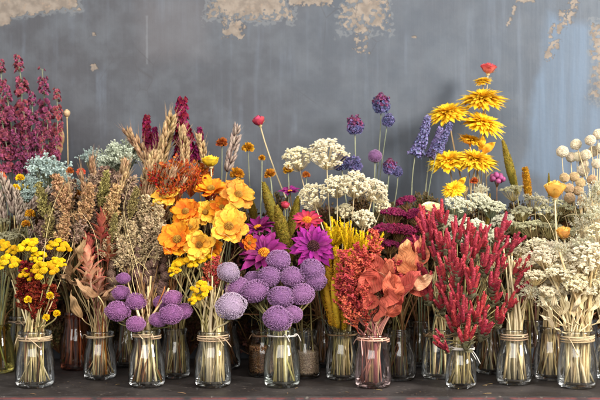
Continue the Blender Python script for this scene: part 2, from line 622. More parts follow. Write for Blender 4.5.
def make_bush(fm, sm, n=60, per=9, fs=0.07, depth=1.1, zsq=0.75, twig=.35, cup=True, spread=1.0):
    """Statice / sea lavender: branching twigs that end in clumps of tiny papery cups."""
    def fn(i):
        fb, sb = Buf(), Buf()
        st = petal(4, 3, .5, 1.2, .5, .5, .15, .1, i)
        D = fib(n, 0.0)
        D = D + RNG.normal(0, .13, D.shape)
        for k in range(n):
            d = D[k]
            rr = random.uniform(.65, 1.0)
            tip = d * rr * np.array([spread, spread, zsq])
            P = ray_path((0, 0, -depth), tip, .3, 6)
            tube(sb, P, np.linspace(.028, .011, 6), 4, cap=False)
            for j in range(3):
                b = P[4] + (P[5] - P[4]) * random.random()
                e = b + (RNG.normal(0, 1, 3) * .5 + d) * twig * random.uniform(.4, .8)
                tube(sb, [b, (b + e) / 2 + RNG.normal(0, .02, 3), e], [.012, .01, .008], 3, cap=False)
                m = per
                s = RNG.random((m, 1)) * .9 + .15
                C = b + (e - b) * s + RNG.normal(0, .035, (m, 3))
                X = RNG.normal(0, .55, (m, 3)) + (e - b) / np.linalg.norm(e - b)
                fb.inst(st, diag(frames(X, roll=RNG.random(m) * 6), fs * (.6 + .8 * RNG.random(m))), C)
                fb.inst(st, diag(frames(X + RNG.normal(0, .4, (m, 3)), roll=RNG.random(m) * 6), fs * (.6 + .8 * RNG.random(m))), C)
        return [("florets", fb.mesh("florets", fm)), ("branches", sb.mesh("branches", sm))]
    return fn


def make_rose(pm, sm, H=1.7, open_=.25, layers=4):
    def fn(i):
        pb, sb = Buf(), Buf()
        nu, nv = 9, 7
        for l in range(layers):
            k = 3 + (l > 1)
            rl = 0.28 + 0.62 * l / (layers - 1)
            for j in range(k):
                th0 = 2 * PI * j / k + l * 1.1 + random.gauss(0, .1)
                h = np.linspace(0, 1, nu)
                v = np.linspace(-1, 1, nv)
                Hh, Vv = np.meshgrid(h, v, indexing="ij")
                wd = (1.15 + .2 * random.random()) * np.sin(PI * (0.12 + 0.72 * Hh)) ** .4
                th = th0 + Vv * wd
                rad = rl * (np.sin(PI * (0.08 + 0.56 * Hh)) ** .7) + open_ * l / layers * Hh ** 4 * (1 + .5 * Vv ** 2) + .015 * RNG.standard_normal(Hh.shape) + .03 * (Vv > 0)
                z = Hh * H * (1.0 - .08 * l) - .25 * Vv ** 2 * Hh + .02 * RNG.standard_normal(Hh.shape)
                V = np.stack([rad * np.cos(th), rad * np.sin(th), z], axis=-1).reshape(-1, 3)
                pb.add(V, grid_faces(nu, nv), None, Hh.ravel(), random.random())
        ring(sb, [petal(6, 3, .2, .9, .6, .3, .25, .02)], 5, .1, 1.0, .35, z0=-.05, ejit=.3)
        V, Q, T, t = ball_t(10, 6)
        sb.add(V * [.3, .3, .28] + [0, 0, -.12], Q, T, t, .4)
        return [("petals", pb.mesh("petals", pm)), ("sepals", sb.mesh("sepals", sm))]
    return fn


def make_scaly(fm, n=340, r=.2, L=.13, prof=lambda u: np.sin(PI * (0.1 + .82 * u)) ** .7):
    def fn(i):
        fb = Buf()
        s = np.linspace(0, 1, 10)
        ax = np.stack([.03 * np.sin(3 * s + i), .03 * np.cos(2 * s + i), s], axis=1)
        tube(fb, ax, np.maximum(.01, r * prof(s) * .85), 10, 0, .3, .4)
        u = (np.arange(n) + .5) / n
        a = np.arange(n) * 2.39996
        rr = r * prof(u)
        O = np.stack([np.cos(a), np.sin(a), 0 * a], axis=1)
        C = O * (rr * .85)[:, None] + np.stack([0 * u, 0 * u, u], axis=1)
        fb.inst(petal(4, 3, .32, 1, .6, .5, .15), diag(frames(O * .75 + [0, 0, 1] + RNG.normal(0, .2, (n, 3))), L * (.6 + .9 * RNG.random(n))), C)
        return [("seed_head", fb.mesh("seed_head", fm))]
    return fn


def make_lotus(pm):
    """Leafy spike of pointed papery bracts."""
    def fn(i):
        pb = Buf()
        tps = [petal(7, 5, .22, 1.0, .75, .5, .12 - .1 * k, .02, k) for k in range(3)]
        n = 22
        for k in range(n):
            u = k / (n - 1)
            ph = k * 2.39996
            e = .35 + 1.0 * u
            x = np.array([[math.cos(ph) * math.cos(e), math.sin(ph) * math.cos(e), math.sin(e)]])
            L = .42 * (1 - .25 * u) * random.uniform(.85, 1.15)
            pb.inst(random.choice(tps), diag(frames(x), np.full(1, L)), [[.03 * math.cos(ph), .03 * math.sin(ph), .68 * u]])
        tube(pb, [(0, 0, -.1), (0, 0, .4), (0, 0, .75)], [.03, .03, .01], 6)
        return [("bracts", pb.mesh("bracts", pm))]
    return fn


def make_leaf(pm, w=.45, ruffle=.055, cup=.45, curl=-.2, a=.85, b=.7, twist=0.0):
    def fn(i):
        pb = Buf()
        V, Q, T, t, vb = petal(22, 15, w, a, b, cup, curl, 0, i, w0=.03)
        nz = np.array([mnoise.noise(Vector((p[0] * 3.5, p[1] * 3.5, i * 4.3))) for p in V])
        nz2 = np.array([mnoise.noise(Vector((p[0] * 9, p[1] * 9, i * 4.3 + 9))) for p in V])
        V[:, 2] += nz * ruffle * 3.2 + nz2 * ruffle * .8 + .02 * np.cos(V[:, 1] / w * 12) * np.sin(PI * V[:, 0].clip(0, 1))
        ca, sa = np.cos(twist * V[:, 0]), np.sin(twist * V[:, 0])
        V = np.stack([V[:, 0], V[:, 1] * ca - V[:, 2] * sa, V[:, 1] * sa + V[:, 2] * ca], axis=1)
        W = np.stack([V[:, 2] * -1, V[:, 1], V[:, 0]], axis=1)      # runs along +Z, face towards -X
        pb.add(W, Q[:, ::-1], None, t, .5, vb)
        return [("leaf_blade", pb.mesh("leaf_blade", pm))]
    return fn


def make_plume(fm, n=16, per=26, fs=.035):
    """Feathery plume: side sprays of tiny buds along an axis."""
    def fn(i):
        fb = Buf()
        bt = ball_t(4, 3)
        sp = petal(3, 3, .45, 1, .6, .3, .1)
        tube(fb, [(0, 0, 0), (0.02, .01, .5), (0, 0, 1)], [.014, .01, .004], 5)
        for k in range(n):
            u = .08 + .9 * k / n
            ph = k * 2.4
            L = .30 * (1 - u) ** .7 + .05
            d = np.array([math.cos(ph) * .55, math.sin(ph) * .55, .85])
            b = np.array([0, 0, u])
            e = b + d * L
            tube(fb, [b, (b + e) / 2, e], [.008, .007, .004], 3, cap=False)
            s = RNG.random((per, 1))
            C = b + (e - b) * s + RNG.normal(0, .014, (per, 3))
            fb.inst(sp, diag(frames(RNG.normal(0, .6, (per, 3)) + d, roll=RNG.random(per) * 6), fs * (.7 + .6 * RNG.random(per))), C)
            fb.inst(bt, diag(frames(RNG.normal(0, 1, (per // 2, 3))), np.full(per // 2, fs * .4)), C[:per // 2])
        return [("plume", fb.mesh("plume", fm))]
    return fn


def make_fan(fm, sm, n=120, half=1.15, fs=.26):
    """Statice head: a fan of slender cups with crinkled coloured rims."""
    def fn(i):
        fb, sb = Buf(), Buf()
        D = fib(n, math.cos(half))
        D = D + RNG.normal(0, .07, D.shape)
        st = petal(4, 3, .5, 1.3, .5, .4, .1, .1, i)
        for d in D:
            L = random.uniform(1.1, 1.5)
            e = np.array([d[0] * L * 1.15, d[1] * L * 1.15, d[2] * L])
            tube(sb, [(0, 0, 0), e * .6 + [0, 0, -.02], e], [.03, .045, .07], 4, cap=False)
            m = 5
            a = np.arange(m) * 2 * PI / m + random.random() * 6
            A = np.cross(d, [0, 1, .1]); A /= np.linalg.norm(A)
            B = np.cross(d, A)
            X = (A * np.cos(a)[:, None] + B * np.sin(a)[:, None]) + d * RNG.uniform(.1, .9, (m, 1))
            fb.inst(st, diag(frames(X, up=d), np.full(m, fs * random.uniform(.7, 1.1))), np.tile(e, (m, 1)), r=random.random())
        return [("blossoms", fb.mesh("blossoms", fm)), ("calyx", sb.mesh("calyx", sm))]
    return fn


def make_head(low, top, cm, n=260):
    """Rounded statice head: an egg of crinkled florets, the crown in a second colour."""
    def fn(i):
        a_, b_, sb = Buf(), Buf(), Buf()
        st = petal(4, 3, .55, 1.3, .5, .4, .1, .12, i)
        D = fib(n, -.75)
        for d in D:
            k = 1 + .35 * mnoise.noise(Vector(d) * 2.2 + Vector((i * 5.3, 0, 0))) + random.gauss(0, .05)
            c = np.array([d[0] * .72, d[1] * .72, d[2] * .9 + .8]) * [k, k, k]
            m = 4
            X = np.tile(d, (m, 1)) * .8 + RNG.normal(0, .6, (m, 3))
            (b_ if d[2] > random.gauss(.35, .22) else a_).inst(st, diag(frames(X, up=d), np.full(m, random.uniform(.15, .26))), np.tile(c, (m, 1)), r=random.random())
        for d in fib(40, .1):
            tube(sb, [(0, 0, 0), d * [.35, .35, .4] + [0, 0, .15], d * [.6, .6, .7] + [0, 0, .45]], [.04, .06, .07], 4, cap=False)
        return [("blossoms", a_.mesh("blossoms", low)), ("crown_blossoms", b_.mesh("crown_blossoms", top)), ("calyx", sb.mesh("calyx", cm))]
    return fn


def make_berries(fm, sm, n=11):
    def fn(i):
        fb, sb = Buf(), Buf()
        D = fib(n, -.2)
        for d in D:
            c = d * .68 + [0, 0, .3]
            V, Q, T, t = ball_t(10, 7, .01)
            fb.add(V * .3 + c, Q, T, t, random.random())
            tube(sb, [(0, 0, -.6), c * .5, c], .04, 4)
        return [("berries", fb.mesh("berries", fm)), ("branches", sb.mesh("branches", sm))]
    return fn


def make_pods(fm, n=5):
    def fn(i):
        fb = Buf()
        tube(fb, [(0, 0, 0), (.02, 0, .5), (0, 0, 1)], .018, 5)
        for k in range(n):
            u = (k + .5) / n
            r = .135 * (1.1 - .4 * u)
            c = np.array([random.gauss(0, .03), random.gauss(0, .03), u])
            V, Q, T, t = ball_t(10, 7, .03, k)
            fb.add(V * [r, r, r * 1.1] + c, Q, T, t, random.random())
            D = fib(70)
            fb.inst(petal(3, 3, .5, 1, .6, .4, .2), diag(frames(D * .6 + [0, 0, .8]), np.full(70, r * .42)), D * r * [1, 1, 1.1] + c)
        return [("seed_pods", fb.mesh("seed_pods", fm))]
    return fn


def make_filler(fm, sm, n=36, ls=.26, pairs=4):
    """Branched twigs with little folded leaves."""
    def fn(i):
        fb, sb = Buf(), Buf()
        tp = petal(5, 3, .28, 1, .6, .6, .2, .03, i)
        D = fib(n, .15) + RNG.normal(0, .12, (n, 3))
        for d in D:
            tip = d * random.uniform(.7, 1.05)
            P = ray_path((0, 0, -1), tip, .2, 6)
            tube(sb, P, np.linspace(.028, .012, 6), 4, cap=False)
            m = pairs * 2
            s = RNG.uniform(.5, 1.0, m)
            C = np.stack([np.interp(s, np.linspace(0, 1, 6), P[:, j]) for j in range(3)], axis=1)
            X = d + RNG.normal(0, .6, (m, 3))
            fb.inst(tp, diag(frames(X, roll=RNG.random(m) * 6), ls * (.6 + .6 * RNG.random(m))), C)
        return [("leaves", fb.mesh("leaves", fm)), ("branches", sb.mesh("branches", sm))]
    return fn


# ------------------------------------------------------------------ materials
STEMGREEN = plant_mat("dried_green_stem", (122, 116, 68), (136, 128, 82), trans=.05, vary=.4)
STRAW = plant_mat("straw_stem", (224, 200, 146), (206, 178, 126), rough=.6, trans=.05, vary=.4, hue=.01)
PALESTRAW = plant_mat("pale_straw_stem", (226, 208, 166), (214, 192, 146), rough=.55, trans=.05, vary=.35, hue=.01)
BROWNSTEM = plant_mat("brown_stem", (120, 82, 48), (140, 104, 66), trans=.03, vary=.4)
OLIVESTEM = plant_mat("olive_stem", (160, 142, 90), (160, 146, 96), trans=.05, vary=.5)
GREYSTEM = plant_mat("grey_green_stem", (120, 128, 98), (140, 142, 112), trans=.05)
ORANGESTEM = plant_mat("orange_stem", (190, 112, 42), (170, 108, 56), trans=.05, vary=.4)
PINKSTEM = plant_mat("pinkish_stem", (168, 118, 108), (158, 92, 74), trans=.05, vary=.4)
STEMS = {"green": STEMGREEN, "straw": STRAW, "pale": PALESTRAW, "brown": BROWNSTEM, "olive": OLIVESTEM, "grey": GREYSTEM,
         "orange": ORANGESTEM, "pink": PINKSTEM}

YELLOW_B = plant_mat("yellow_button", (196, 138, 8), (252, 214, 20), trans=.1, vary=.25)
AMBER_B = plant_mat("amber_button", (206, 146, 8), (250, 204, 28), trans=.1, vary=.25)
PURPLE_G = plant_mat("purple_globe", (138, 92, 138), (190, 146, 188), trans=.15, vary=.4, hue=.03)
LILAC_G = plant_mat("lilac_globe", (160, 136, 160), (206, 188, 202), trans=.12, vary=.2, hue=.01)
MAGENTA_G = plant_mat("magenta_globe", (140, 84, 134), (198, 142, 188), trans=.12, vary=.4, hue=.03)
CREAM_G = plant_mat("cream_ball", (226, 206, 166), (246, 236, 210), trans=.08, vary=.25)
TAN_G = plant_mat("tan_ball", (178, 146, 104), (218, 190, 148), trans=.08, vary=.25)
ORANGE_P = plant_mat("orange_petal", (208, 84, 8), (250, 160, 36), trans=.25, vary=.35, edge=.8, vein=1, bump=.5, rough=.85)
GOLD_P = plant_mat("golden_petal", (236, 138, 14), (253, 200, 78), trans=.25, vary=.3, edge=.8, vein=1, bump=.5, rough=.85)
MUM_P = plant_mat("yellow_petal", (240, 170, 8), (255, 222, 56), trans=.3, vary=.3, hue=.01, fade=.15)
MUMGREEN = plant_mat("mum_calyx", (150, 108, 38), (176, 132, 40))
PURPLE_P = plant_mat("purple_petal", (98, 10, 84), (166, 38, 144), trans=.25, vary=.35, rough=.7, vein=1)
PLUM_P = plant_mat("plum_petal", (96, 14, 72), (162, 44, 126), trans=.25, vary=.35, rough=.7, vein=1)
PINK_P = plant_mat("crimson_petal", (232, 120, 40), (176, 26, 70), trans=.25, vary=.3, edge=.4)
DARKC = plant_mat("dark_center", (40, 16, 26), (84, 40, 40), trans=0)
GOLDC = plant_mat("golden_center", (190, 96, 10), (244, 170, 40), trans=0)
BROWNC = plant_mat("brown_center", (120, 76, 20), (186, 138, 50), trans=0)
LARK = plant_mat("magenta_floret", (104, 38, 62), (170, 84, 110), trans=.25, vary=.6, hue=.04)
LARK2 = plant_mat("deep_magenta_floret", (96, 12, 52), (150, 30, 78), trans=.25, vary=.6, hue=.04)
AQUA = plant_mat("pale_aqua_floret", (150, 170, 162), (206, 220, 212), trans=.2, vary=.35)
MINT = plant_mat("mint_floret", (184, 192, 166), (228, 232, 212), trans=.2, vary=.3)
MAUVE = plant_mat("mauve_brown_floret", (122, 92, 74), (190, 160, 138), trans=.15, vary=.6, hue=.03)
TAUPE = plant_mat("taupe_floret", (100, 76, 56), (170, 142, 112), trans=.15, vary=.6, hue=.03)
CREAMTWIG = plant_mat("cream_tan_floret", (140, 112, 78), (222, 198, 160), trans=.15, vary=.6)
WHEAT = plant_mat("wheat", (140, 102, 64), (206, 172, 130), trans=.2, vary=.5)
GREYWHEAT = plant_mat("grey_wheat", (134, 112, 98), (196, 176, 158), trans=.2, vary=.4)
RUST = plant_mat("rust_leaf", (142, 52, 14), (210, 98, 38), trans=.25, vary=.6, hue=.03)
OCHRE = plant_mat("mustard_petal", (156, 92, 10), (226, 162, 36), trans=.2, vary=.4)
BURNT = plant_mat("burnt_orange_petal", (146, 66, 22), (208, 112, 46), trans=.2, vary=.4)
SALMON = plant_mat("salmon_petal", (200, 72, 40), (238, 112, 72), trans=.2, vary=.3)
LACE = plant_mat("cream_lace", (234, 220, 180), (254, 248, 226), trans=.35, vary=.25, bump=.1)
YARROW_W = plant_mat("white_yarrow", (186, 182, 146), (240, 236, 214), trans=.12, vary=.35)
YARROW_C = plant_mat("cream_yarrow", (226, 210, 170), (254, 246, 222), trans=.2, vary=.35)
YARROW_G = plant_mat("green_grey_yarrow", (188, 182, 142), (240, 234, 202), trans=.2, vary=.35)
BURG = plant_mat("burgundy_yarrow", (82, 10, 42), (150, 34, 84), trans=.12, vary=.45)
CELOSIA = plant_mat("crimson_cockscomb", (164, 46, 60), (230, 98, 110), trans=.2, vary=.5, hue=.012)
CELGREEN = plant_mat("cockscomb_bract", (112, 106, 76), (164, 158, 124), trans=.1, vary=.4)
GOLDROD = plant_mat("goldenrod", (206, 160, 10), (250, 214, 36), trans=.2, vary=.35)
OCHRESPIKE = plant_mat("ochre_spike", (160, 112, 24), (228, 172, 44), trans=.2, vary=.4)
CORAL = plant_mat("coral_plume", (172, 64, 54), (226, 106, 86), trans=.2, vary=.45)
CORAL_L = plant_mat("coral_leaf", (166, 64, 52), (208, 100, 84), trans=.14, vary=.3, nscale=160, bump=.8, vein=2, rough=.9, fade=.6)
PEACH_L = plant_mat("peach_leaf", (208, 92, 70), (234, 156, 112), trans=.14, vary=.3, nscale=160, bump=.8, edge=.7, vein=2, rough=.9, fade=.6)
CREAM_L = plant_mat("cream_peach_leaf", (216, 140, 104), (238, 200, 152), trans=.14, vary=.3, nscale=160, bump=.8, vein=2, rough=.9, fade=.6)
TAN_L = plant_mat("tan_leaf", (150, 108, 74), (200, 160, 122), trans=.2, vary=.3, nscale=120, bump=.6, vein=1)
LOTUS = plant_mat("pink_cream_bract", (236, 204, 168), (192, 100, 82), trans=.25, vary=.35, edge=.7)
REDLOTUS = plant_mat("brick_red_bract", (206, 124, 98), (160, 66, 58), trans=.25, vary=.35)
DOCK = plant_mat("dark_red_dock", (84, 16, 12), (146, 42, 24), trans=.15, vary=.6)
OLIVE_S = plant_mat("olive_spike", (88, 76, 20), (150, 124, 42), trans=.1, vary=.35)
LAV = plant_mat("lavender_floret", (112, 118, 134), (148, 130, 190), trans=.2, vary=.5, hue=.04)
BLUESTAT = plant_mat("blue_statice", (84, 78, 124), (146, 136, 186), trans=.2, vary=.5, hue=.06)
ROSESTAT = plant_mat("rose_statice", (110, 64, 104), (180, 92, 120), trans=.2, vary=.5, hue=.06)
ROSEPINK = plant_mat("rose_pink_petal", (176, 40, 66), (216, 84, 96), trans=.25, vary=.3, nscale=80)
ROSECORAL = plant_mat("coral_rose_petal", (240, 150, 120), (214, 78, 84), trans=.25, vary=.3, nscale=80)
ROSEYEL = plant_mat("yellow_rose_petal", (224, 160, 50), (250, 208, 110), trans=.3, vary=.25, nscale=80)
BUDYEL = plant_mat("lemon_bud_petal", (216, 170, 20), (248, 216, 70), trans=.3, vary=.25, nscale=80)
ROSECREAM = plant_mat("cream_rose_petal", (232, 214, 150), (252, 240, 196), trans=.3, vary=.2, nscale=80)
TANBUD = plant_mat("tan_bud_petal", (150, 112, 80), (206, 176, 140), trans=.2, vary=.3)
BERRY = plant_mat("mauve_berry", (120, 44, 84), (170, 84, 124), trans=0, vary=.4, rough=.45)
LAVCALYX = plant_mat("grey_violet_calyx", (104, 108, 96), (116, 104, 146), trans=.1)
WARMTAN = plant_mat("warm_tan_floret", (150, 108, 68), (212, 174, 126), trans=.15, vary=.6)
OLIVETAN = plant_mat("olive_tan_floret", (112, 100, 52), (176, 160, 98), trans=.15, vary=.6)
POD = plant_mat("brown_pod", (88, 62, 52), (146, 116, 100), trans=.05, vary=.4)

BL = {
    "button": (make_buttons(YELLOW_B, OLIVESTEM, 18, .25), 3, 0.0),
    "button_amber": (make_buttons(AMBER_B, OLIVESTEM, 16, .25), 2, 0.0),
    "button_one": (make_pompon(YELLOW_B, 80, .34), 2, 0),
    "purple": (make_globe(PURPLE_G), 3, 0), "magenta": (make_globe(MAGENTA_G), 3, 0), "lilac": (make_globe(LILAC_G, 1300, .075, .3), 2, 0),
    "cream_ball": (make_billy(CREAM_G), 2, 0), "tan_ball": (make_billy(TAN_G), 2, 0),
    "orange": (make_ruffled(ORANGE_P, BROWNC), 4, 0), "gold": (make_ruffled(GOLD_P, BROWNC), 4, 0),
    "mum": (make_mum(MUM_P, MUMGREEN), 4, 0),
    "purple_daisy": (make_daisy(PURPLE_P, DARKC, 17, 3, .17, .1), 2, 0),
    "plum_daisy": (make_daisy(PLUM_P, GOLDC, 15, 2, .17, .3, cr=.17), 2, 0),
    "pink_daisy": (make_daisy(PINK_P, GOLDC, 16, 2, .17, .2, cr=.22), 1, 0),
    "tanplume": (make_plume(WARMTAN, 24, 34, .06), 3, 0), "oliveplume": (make_plume(OLIVETAN, 24, 34, .055), 3, 0),
    "mauveplume": (make_plume(MAUVE, 24, 34, .06), 4, 0), "taupeplume": (make_plume(CREAMTWIG, 24, 34, .06), 4, 0),
    "lark": (make_spike(LARK, GREYSTEM, 84, .085, .06, gap=.35), 4, 0),
    "lark2": (make_spike(LARK2, BROWNSTEM, 110, .15, .085, .3), 2, 0),
    "aqua": (make_bush(AQUA, GREYSTEM, 70, 10, .085), 3, 0), "mint": (make_bush(MINT, GREYSTEM, 80, 11, .085), 2, 0),
    "mauve": (make_bush(MAUVE, BROWNSTEM, 56, 11, .085), 3, 0), "taupe": (make_bush(TAUPE, STRAW, 50, 10, .085), 3, 0),
    "creamtwig": (make_bush(CREAMTWIG, STRAW, 46, 10, .07, twig=.5), 3, 0),
    "whitestat": (make_bush(YARROW_W, PALESTRAW, 46, 9, .075, twig=.5), 2, 0),
    "ear": (make_ear(WHEAT), 4, 0), "grey_ear": (make_ear(GREYWHEAT, awn=.2, naw=30), 3, 0),
    "barley": (make_ear(WHEAT, 90, .05, .14, .42, .12, 50, .2), 3, 0),
    "rust": (make_filler(RUST, RUST), 3, 0),
    "ochre": (make_pompon(OCHRE), 3, 0), "burnt": (make_pompon(BURNT), 2, 0), "salmon": (make_pompon(SALMON, 90, .28), 1, 0),
    "lace": (make_umbel(LACE, PALESTRAW, 60, 13, .62, .115, .07, .75, .8, rad=.011), 3, 0),
    "yarrow_w": (make_umbel(YARROW_W, GREYSTEM, 44, 34, .3, .15, .05, .9, .6), 3, 0),
    "yarrow_c": (make_umbel(YARROW_C, STRAW, 44, 34, .26, .15, .05, .9, .6), 3, 0),
    "yarrow_g": (make_umbel(YARROW_G, OLIVESTEM, 44, 34, .26, .15, .05, .9, .6), 3, 0),
    "burg": (make_umbel(BURG, BROWNSTEM, 40, 40, .3, .2, .06, .8, .55, star=False), 3, 0),
    "celosia": (make_fingers(CELOSIA, CELGREEN), 6, 0),
    "goldrod": (make_fingers(GOLDROD, OLIVESTEM, 16, (.7, 1.2), .085, .6, 110, False), 3, 0),
    "ochre_spike": (make_scaly(OCHRESPIKE, 480, .075, .045, lambda u: np.sin(PI * (.15 + .75 * u)) ** .5), 3, 0),
    "coral": (make_plume(CORAL, 16, 26, .045), 4, 0), "dock": (make_plume(DOCK, 20, 34, .05), 3, 0),
    "coral_leaf": (make_leaf(CORAL_L, .47, a=.8, b=.42), 4, 0), "peach_leaf": (make_leaf(PEACH_L, .36, b=.5), 4, 0),
    "cream_leaf": (make_leaf(CREAM_L, .2, curl=-.3), 2, 0), "tan_leaf": (make_leaf(TAN_L, .15, curl=-.35, twist=.9), 3, 0),
    "lotus": (make_lotus(LOTUS), 2, 0), "redlotus": (make_lotus(REDLOTUS), 2, 0),
    "olive": (make_scaly(OLIVE_S, 1000, .16, .055, lambda u: np.sin(PI * (0.12 + .84 * u)) ** .9), 2, 0),
    "lavender": (make_spike(LAV, GREYSTEM, 130, .15, .095, .45, petals=4, elev=.9), 3, 0),
    "blue_fan": (make_head(BLUESTAT, LAV, LAVCALYX), 3, 0), "rose_fan": (make_head(BLUESTAT, ROSESTAT, LAVCALYX), 2, 0),
    "rose_pink": (make_rose(ROSEPINK, STRAW, 1.6, .15), 1, 0), "rose_coral": (make_rose(ROSECORAL, STRAW, 1.5, .3), 1, 0),
    "rose_yellow": (make_rose(ROSEYEL, STRAW, 1.9, .35), 2, 0), "bud_yellow": (make_rose(BUDYEL, STRAW, 1.4, .35), 1, 0),
    "rose_cream": (make_rose(ROSECREAM, STRAW, 1.1, .4), 1, 0), "tan_bud": (make_rose(TANBUD, STRAW, 2.2, .0), 1, 0),
    "berry": (make_berries(BERRY, BROWNSTEM), 1, 0), "pods": (make_pods(POD), 3, 0),
}

# ------------------------------------------------------------------ object helpers
def link(name, data, parent=None):
    o = bpy.data.objects.new(name, data)
    sc.collection.objects.link(o)
    if parent is not None:
        o.parent = parent
    return o


def tag(o, label=None, cat=None, group=None, kind=None):
    if label:
        o["label"] = label
    if cat:
        o["category"] = cat
    if group:
        o["group"] = group
    if kind:
        o["kind"] = kind
    return o


# ------------------------------------------------------------------ the wall
def wall_material():
    mat = bpy.data.materials.new("peeling_painted_plaster")
    N = Nodes(mat)
    tc = N.n("ShaderNodeTexCoord")
    sep = N.n("ShaderNodeSeparateXYZ", {0: tc.outputs["Object"]})
    k = (CAM_D + WALL_Y) / FPX
    wx = N.m("DIVIDE", sep.outputs[0], k)
    wz = N.m("DIVIDE", sep.outputs[2], k)            # centred on the photo's optical axis, up positive, in 2.1 mm steps
    vec = N.n("ShaderNodeCombineXYZ", {0: wx, 1: wz, 2: 0.0})

    def nz(scale, det=4, sx=1, sy=1, off=0, rough=.55):
        mp = N.n("ShaderNodeMapping", {"Vector": vec.outputs[0], "Scale": (sx, sy, 1), "Location": (off, off * .7, off * .3)})
        return N.n("ShaderNodeTexNoise", {"Vector": mp.outputs[0], "Scale": scale, "Detail": det, "Roughness": rough}).outputs["Fac"]

    big = nz(.006, 3)
    mid = nz(.03, 4, off=20)
    fine = nz(.25, 5, off=5)
    brush_v = nz(.3, 4, 1, .045, 11)
    # base paint; lighter towards the right partly to stand for light from there
    left, right = srgb((62, 62, 66)), srgb((73, 80, 89))
    g = N.m("ADD", N.rng(wx, -220, 260), N.m("MULTIPLY", N.m("SUBTRACT", big, .5), .9), clamp=True)
    col = N.mix(g, left, right)
    col = N.mix(N.rng(mid, .40, .72), col, N.mix(.35, col, srgb((96, 101, 107))))
    brush_d = N.n("ShaderNodeTexNoise", {"Vector": N.n("ShaderNodeMapping", {"Vector": vec.outputs[0], "Rotation": (0, 0, .5), "Scale": (1, .07, 1)}).outputs[0], "Scale": .11, "Detail": 6.0}).outputs["Fac"]
    patchy = N.rng(nz(.018, 3, off=60), .4, .62)
    col = N.mix(N.m("MULTIPLY", N.rng(nz(.05, 5, off=90), .45, .7), .35), col, srgb((84, 88, 94)))
    col = N.mix(N.m("MULTIPLY", N.rng(brush_v, .62, .9), N.m("ADD", N.m("MULTIPLY", patchy, .5), .1)), col, N.mix(.16, col, srgb((112, 122, 134))))
    col = N.mix(N.m("MULTIPLY", N.rng(brush_d, .48, .75), N.m("SUBTRACT", 1.0, patchy)), col, N.mix(.28, col, srgb((110, 120, 134))))
    col = N.mix(N.rng(nz(.011, 5, off=33, rough=.65), .42, .68, 0, .5), col, N.mix(.5, col, srgb((74, 72, 76))))
    col = N.mix(N.rng(brush_v, .45, .2), col, N.mix(.09, col, srgb((84, 84, 90))))

    def box(cx, cz, hx, hz, rot=0.0, warp=10.0, wscale=.06, soft=3.0, speck=0.0, det=6):
        """1 inside a ragged-edged box; centre and half sizes in the same 2.1 mm steps."""
        x = N.m("SUBTRACT", wx, cx)
        z = N.m("SUBTRACT", wz, cz)
        c, s = math.cos(rot), math.sin(rot)
        xr = N.m("ADD", N.m("MULTIPLY", x, c), N.m("MULTIPLY", z, s))
        zr = N.m("SUBTRACT", N.m("MULTIPLY", z, c), N.m("MULTIPLY", x, s))
        d = N.m("MAXIMUM", N.m("SUBTRACT", N.m("ABSOLUTE", xr), hx), N.m("SUBTRACT", N.m("ABSOLUTE", zr), hz))
        w = N.m("MULTIPLY", N.m("SUBTRACT", nz(wscale, det, off=cx * .37), .5), warp * 2)
        d = N.m("ADD", d, w)
        if speck:
            d = N.m("ADD", d, N.m("MULTIPLY", N.rng(nz(.22, 5, off=cz * .3 + 4), .44, .6), speck))
        return N.rng(d, soft * .5, -soft * .5)

    def P(px, py):
        return px - 300, 234 - py
    # light blue brushed swathe at the right
    sw = N.m("MAXIMUM", box(262, 135, 26, 75, -.22, 16, .02, 14), box(275, 90, 34, 48, -.5, 16, .02, 16))
    sw = N.m("MULTIPLY", sw, N.rng(brush_d, .34, .64, .6, 1))
    col = N.mix(N.m("MULTIPLY", sw, .75), col, srgb((92, 108, 126)))
    col = N.mix(N.m("MULTIPLY", box(*P(175, 28), 32, 30, 0, 14, .03, 26), .35), col, srgb((100, 96, 98)))
    col = N.mix(N.m("MULTIPLY", box(*P(147, 40), .8, 24, 0, 1.5, .1, 1.5), .22), col, srgb((130, 134, 138)))
    # bare plaster where the paint has come off
    masks = [
        box(*P(28, -6), 50, 20, .1, 9, .07, 2.0, 3), box(*P(-10, 6), 20, 18, 0, 9, .07, 2),
        box(*P(249, 0), 42, 20, 0, 9, .08, 1.2, 11), box(*P(233, 28), 12, 11, 0, 7, .12, 1.2, 9),
        box(*P(312, 0), 22, 6, 0, 5, .1, 1.5, 4), box(*P(364, 8), 24, 22, 0, 10, .1, 1.6, 18), box(*P(361, 38), 7, 16, 0, 7, .16, 1.6, 12),
        box(*P(564, 20), 7, 44, -.45, 9, .09, 3, 12), box(*P(603, 62), 11, 38, 0, 11, .09, 1.6, 11),
        box(*P(94, 67), 3.2, 3.2, .4, 3, .3, .8), box(*P(94, 34), 1.6, 1.6, 0, 2, .3, .8), box(*P(511, 17), 1.6, 12, -.35, 3, .2, 1.5, 4),
        box(*P(414, 37), 2.6, 1.0, 0, 1.5, .3, .8), box(*P(525, -1), 9, 3, 0, 4, .2, 1),
    ]
    masks2 = [box(*P(249, 2), 47, 24, 0, 9, .08, 2.5, 9), box(*P(364, 10), 29, 27, 0, 10, .1, 2.5, 14), box(*P(28, -6), 55, 24, .1, 9, .07, 3, 3), box(*P(603, 62), 15, 44, 0, 11, .09, 2.5, 9)]
    mk = masks[0]
    for m_ in masks[1:]:
        mk = N.m("MAXIMUM", mk, m_)
    pl = N.mix(N.rng(nz(.12, 5, off=9), .35, .65), srgb((116, 105, 95)), srgb((138, 126, 114)))
    pl = N.mix(N.rng(fine, .55, .75), pl, srgb((140, 122, 106)))
    rim_shade = N.m("MULTIPLY", N.m("SUBTRACT", 1.0, mk), mk)
    near_ = masks2[0]
